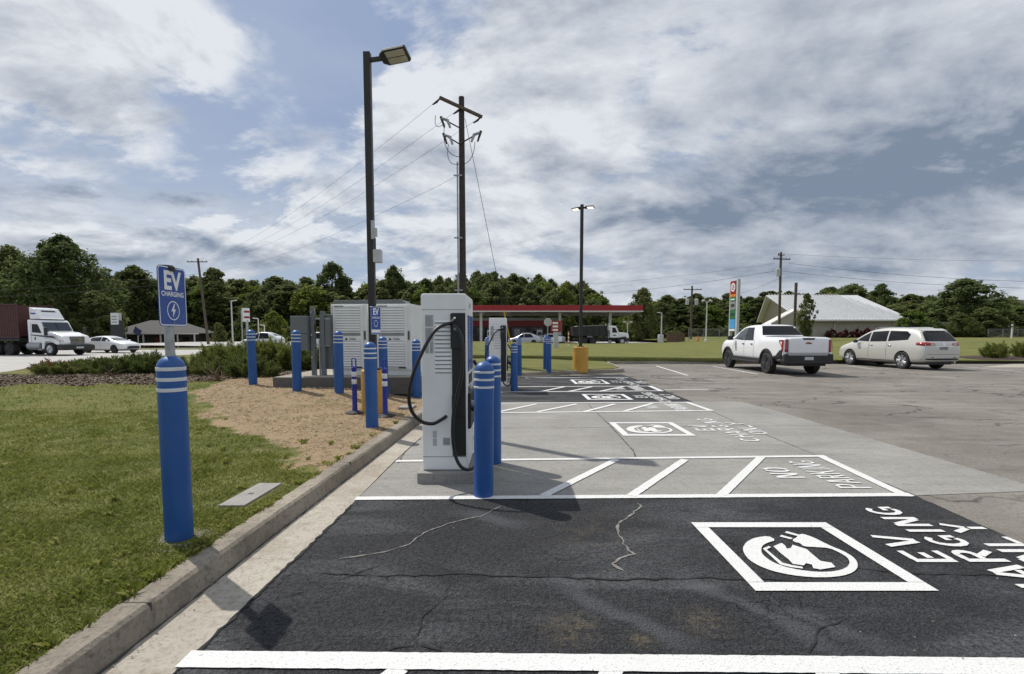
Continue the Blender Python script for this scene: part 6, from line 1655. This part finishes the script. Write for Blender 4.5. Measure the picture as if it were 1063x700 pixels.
def weeds():
    g = np.random.default_rng(21); Q = []
    for i in range(150):
        y = 1.9+7*g.random()**1.4; x = float(Xin(y))-(abs(g.normal(0, .05)) if i < 60 else g.uniform(.05, 4.5))
        if straw(np.array([x]), np.array([y]))[0] > .95 and i % 3: continue
        n = int(g.integers(16, 40)); hh = .035+.045*g.random()
        b = np.stack([x+g.normal(0, .018, n), y+g.normal(0, .018, n), np.full(n, tz(x, y)-.003)], 1)
        a = g.uniform(0, 6.28, n); L = hh*g.uniform(.5, 1.1, n); ln = L*g.uniform(.3, 1.1, n); w_ = .0022+.001*g.random(n)
        sd_ = np.stack([-np.sin(a)*w_, np.cos(a)*w_, 0*a], 1)
        mid = b+np.stack([np.cos(a)*ln*.35, np.sin(a)*ln*.35, L*.7], 1); tp = b+np.stack([np.cos(a)*ln, np.sin(a)*ln, L*.95], 1)
        Q.append(np.stack([b-sd_, b+sd_, mid+sd_*.9, tp], 1).reshape(-1, 3))
    me = quads_obj('grass_tufts', np.concatenate(Q), M['blade']); o = bpy.data.objects.new('grass_tufts', me); COL.objects.link(o)
    tag(o, kind='stuff', label='taller loose grass tufts leaning over the kerb and dotted through the straw')
    mb = MB()
    for i in range(70):
        y = 2.2+6*g.random(); x = float(Xin(y))-g.uniform(.1, 5)
        c_, s_ = math.cos(g.uniform(0, 6.28)), math.sin(g.uniform(0, 6.28)); r_ = .006+.012*g.random(); z = tz(x, y)+.028
        mb.add([(x-r_*c_, y-r_*s_, z), (x+r_*.4*s_, y-r_*.4*c_, z+.004), (x+r_*c_, y+r_*s_, z+.002), (x-r_*.4*s_, y+r_*.4*c_, z+.006)], [(0, 1, 2, 3)])
    tag(mb.build('leaf_litter', M['leaf_bits']), kind='stuff', label='pale dry leaf bits lying on the lawn')
M['leaf_bits'] = simple('dry_leaf', (.48, .42, .32), .8, var=.3, vscale=2)
weeds()
# gravel round the sign bollard's footing, one strewn patch
g = np.random.default_rng(8); mb = MB()
for i in range(420):
    a = g.uniform(0, 6.28); rr = .11+.16*g.random()**1.4; x = -2.40+rr*math.cos(a)*1.15; y = 3.60+rr*math.sin(a)*.8
    if x > float(Xin(y))-.01: continue
    s = .004+.008*g.random(); z = tz(x, y)+s*.3
    vs = [(x+s*g.uniform(.6, 1.2)*dx, y+s*g.uniform(.6, 1.2)*dy, z+s*.7*g.uniform(.6, 1.1)*dz) for dx, dy, dz in ((1, 0, 0), (0, 1, 0), (-1, 0, 0), (0, -1, 0), (0, 0, 1), (0, 0, -1))]
    mb.add(vs, [(0, 1, 4), (1, 2, 4), (2, 3, 4), (3, 0, 4), (1, 0, 5), (2, 1, 5), (3, 2, 5), (0, 3, 5)])
tag(mb.build('gravel', M['stone']), kind='stuff', label='loose grey gravel round the foot of the sign bollard')
# crumbs and leaf litter on the paving near the kerb
mb = MB()
for i in range(380):
    y = 1.8+9*g.random()**1.5
    if g.random() < .55: x = float(Xin(y))+.2+abs(g.normal(0, .06))
    else: x = g.uniform(-1.7, 4.5)
    s = .002+.0045*g.random()
    vs = [(x+s*dx*g.uniform(.5, 1.4), y+s*dy*g.uniform(.5, 1.4), .012+s*.5+s*.6*dz) for dx, dy, dz in ((1, 0, 0), (0, 1, 0), (-1, 0, 0), (0, -1, 0), (0, 0, 1), (0, 0, -1))]
    mb.add(vs, [(0, 1, 4), (1, 2, 4), (2, 3, 4), (3, 0, 4), (1, 0, 5), (2, 1, 5), (3, 2, 5), (0, 3, 5)])
tag(mb.build('grit', M['stone']), kind='stuff', label='loose grit and crumbs on the paving')

# ------------------------------------------------------------------ sky, sun, camera
SUN_EL = R(54); SUN_AZ = math.atan2(-1.06, .90)     # angle from +Y toward +X (negative = left of the view)
w = bpy.data.worlds.new('World'); scn.world = w; w.use_nodes = True; nt = w.node_tree; k = N(nt)
bg = nt.nodes['Background']
sk = nt.nodes.new('ShaderNodeTexSky'); sk.sky_type = 'NISHITA'; sk.sun_disc = False; sk.sun_elevation = SUN_EL; sk.sun_rotation = SUN_AZ
sk.air_density = 1.0; sk.dust_density = 1.0; sk.ozone_density = 1.5
tc = nt.nodes.new('ShaderNodeTexCoord'); D = tc.outputs['Generated']
sx = nt.nodes.new('ShaderNodeSeparateXYZ'); k.l(D, sx.inputs[0])
zz = k.math('MAXIMUM', sx.outputs[2], 0.0); den = k.math('ADD', zz, .30)
cx = k.math('DIVIDE', sx.outputs[0], den); cy = k.math('DIVIDE', sx.outputs[1], den)
cmb = nt.nodes.new('ShaderNodeCombineXYZ'); k.l(cx, cmb.inputs[0]); k.l(cy, cmb.inputs[1])
P = cmb.outputs[0]
def off(v): 
    x = nt.nodes.new('ShaderNodeMapping'); x.inputs['Location'].default_value = v[:3]; x.inputs['Scale'].default_value = v[3:6]; x.inputs['Rotation'].default_value = (0, 0, v[6] if len(v) > 6 else 0); k.l(P, x.inputs[0]); return x.outputs[0]
az = k.math('ARCTAN2', sx.outputs[0], sx.outputs[1])     # 0 ahead, + to the right
el = k.math('ARCSINE', sx.outputs[2])
def fbm(loc, sc, rot, scale, det, rough, dist): return k.noise(off((*loc, *sc, rot)), scale, det, rough, dist)
SH = (.09, -.075)                                          # a step toward the sun on the cloud layer
big = fbm((3.1, 1.7, 0), (1, 1, 1), 0, 1.1, 4, .5, .4)
m1 = fbm((7.7, 4.2, 2), (1, 1.25, 1), .35, 2.1, 7, .60, .25)
m2 = fbm((7.7+SH[0], 4.2+SH[1], 2), (1, 1.25, 1), .35, 2.1, 7, .60, .25)
fine = fbm((1.7, 9.2, 2), (1, 1.1, 1), .35, 7.0, 4, .66, .3)
bank = k.rng(az, -.15, .45, 0, 1, True)
wob = k.math('MULTIPLY', k.math('SUBTRACT', m1, .5), .5)
azw = k.math('ADD', az, wob); elw = k.math('ADD', el, k.math('MULTIPLY', wob, .6))
def blobs(L):
    tot = None
    for (u, v, su, sv, wt) in L:
        a0 = math.atan2(u-CX, F); e0 = math.atan2(HZ-v, math.hypot(F, u-CX)); ca = math.cos(a0)
        sa = su/F*ca*ca; se = sv/F*ca
        dx = k.math('DIVIDE', k.math('SUBTRACT', azw, a0), sa); dy = k.math('DIVIDE', k.math('SUBTRACT', elw, e0), se)
        r2_ = k.math('ADD', k.math('MULTIPLY', dx, dx), k.math('MULTIPLY', dy, dy))
        gsn = k.math('MULTIPLY', k.math('EXPONENT', k.math('MULTIPLY', r2_, -1)), wt)
        tot = gsn if tot is None else k.math('ADD', tot, gsn)
    return tot
mass = blobs([(50, 25, 150, 34, .12), (120, 120, 95, 42, .15), (40, 200, 120, 42, .13), (290, 190, 75, 50, .15), (470, 120, 110, 60, .10), (560, 40, 120, 50, .10), (250, 60, 60, 40, .04),
              (335, 90, 50, 60, -.09), (215, 130, 40, 40, -.08), (650, 90, 60, 60, -.05), (420, 230, 120, 40, .08), (900, 60, 260, 90, .08)])
gmod = k.math('ADD', .45, k.math('MULTIPLY', k.math('ADD', fine, m1), .55))
greys = blobs([(970, 175, 280, 60, 1.0), (720, 205, 150, 45, .72), (900, 60, 280, 60, .18), (120, 250, 260, 32, .75), (60, 165, 90, 22, .3), (500, 275, 300, 26, .25), (850, 285, 320, 36, .5), (620, 250, 130, 22, -.35), (690, 180, 60, 20, -.3)])
cover = k.math('ADD', k.math('MULTIPLY', big, .42), k.math('MULTIPLY', m1, .62))
cover = k.math('ADD', cover, k.math('MULTIPLY', k.math('SUBTRACT', fine, .5), .16))
cover = k.math('ADD', cover, k.math('MULTIPLY', bank, .10)); cover = k.math('ADD', cover, mass)
cloud = k.rng(cover, .47, .585, 0, 1, True)
thick = k.rng(cover, .54, .74, 0, 1, True)
lit_ = k.math('MULTIPLY', k.math('SUBTRACT', m1, m2), k.rng(bank, 0, 1, 5.5, 3.4))
sh = k.math('SUBTRACT', k.math('MULTIPLY', thick, .42), lit_)
sh = k.math('ADD', sh, k.math('MULTIPLY', greys, gmod))
sh = k.math('ADD', sh, k.math('MULTIPLY', bank, .16))
ccol = k.mix(k.rng(sh, -.12, 1.45), (6.7, 6.95, 7.3), (1.75, 2.2, 2.95))
blue = k.mix(1.0, sk.outputs[0], (.95, 1.0, 1.05), 'MULTIPLY')
hazeb = k.mix(.82, blue, k.mix(k.rng(el, .02, .6), (2.55, 3.15, 4.3), (2.5, 3.15, 4.6)))
veil = k.math('MULTIPLY', k.rng(fbm((2.2, 3.3, 5), (.6, 1.6, 1), .5, .9, 6, .6, .6), .42, .7, 0, .55), k.rng(az, -.9, .1, 1, .6))
hazeb = k.mix(veil, hazeb, (4.9, 5.3, 6.0))
skyc = k.mix(k.math('MULTIPLY', k.math('MAXIMUM', cloud, k.rng(greys, .1, .7, 0, .85)), .94), hazeb, ccol)
k.l(skyc, bg.inputs['Color']); bg.inputs['Strength'].default_value = .118; w.cycles.sampling_method = 'MANUAL'; w.cycles.sample_map_resolution = 512
sl = bpy.data.lights.new('sun', 'SUN'); sl.energy = 4.2; sl.angle = R(.53); sl.color = (1., .95, .87)
so = bpy.data.objects.new('sun', sl); COL.objects.link(so)
sd3 = Vector((math.sin(SUN_AZ)*math.cos(SUN_EL), math.cos(SUN_AZ)*math.cos(SUN_EL), math.sin(SUN_EL)))
so.rotation_euler = sd3.to_track_quat('Z', 'Y').to_euler(); so.location = (-20, 20, 40)
cam = bpy.data.cameras.new('camera'); co = bpy.data.objects.new('camera', cam); COL.objects.link(co); scn.camera = co
cam.sensor_fit = 'HORIZONTAL'; cam.sensor_width = 36; cam.lens = 36*F/1063; cam.shift_y = (CY-350)/1063; cam.clip_end = 4000; cam.clip_start = .05
co.location = (0, 0, CH); co.rotation_euler = (math.pi/2-TH, 0, 0)
scn.view_settings.view_transform = 'Standard'; scn.view_settings.look = 'None'; scn.view_settings.exposure = 0; scn.view_settings.gamma = 1
scn.cycles.max_bounces = 6; scn.cycles.diffuse_bounces = 3; scn.cycles.transparent_max_bounces = 4; scn.cycles.use_denoising = True
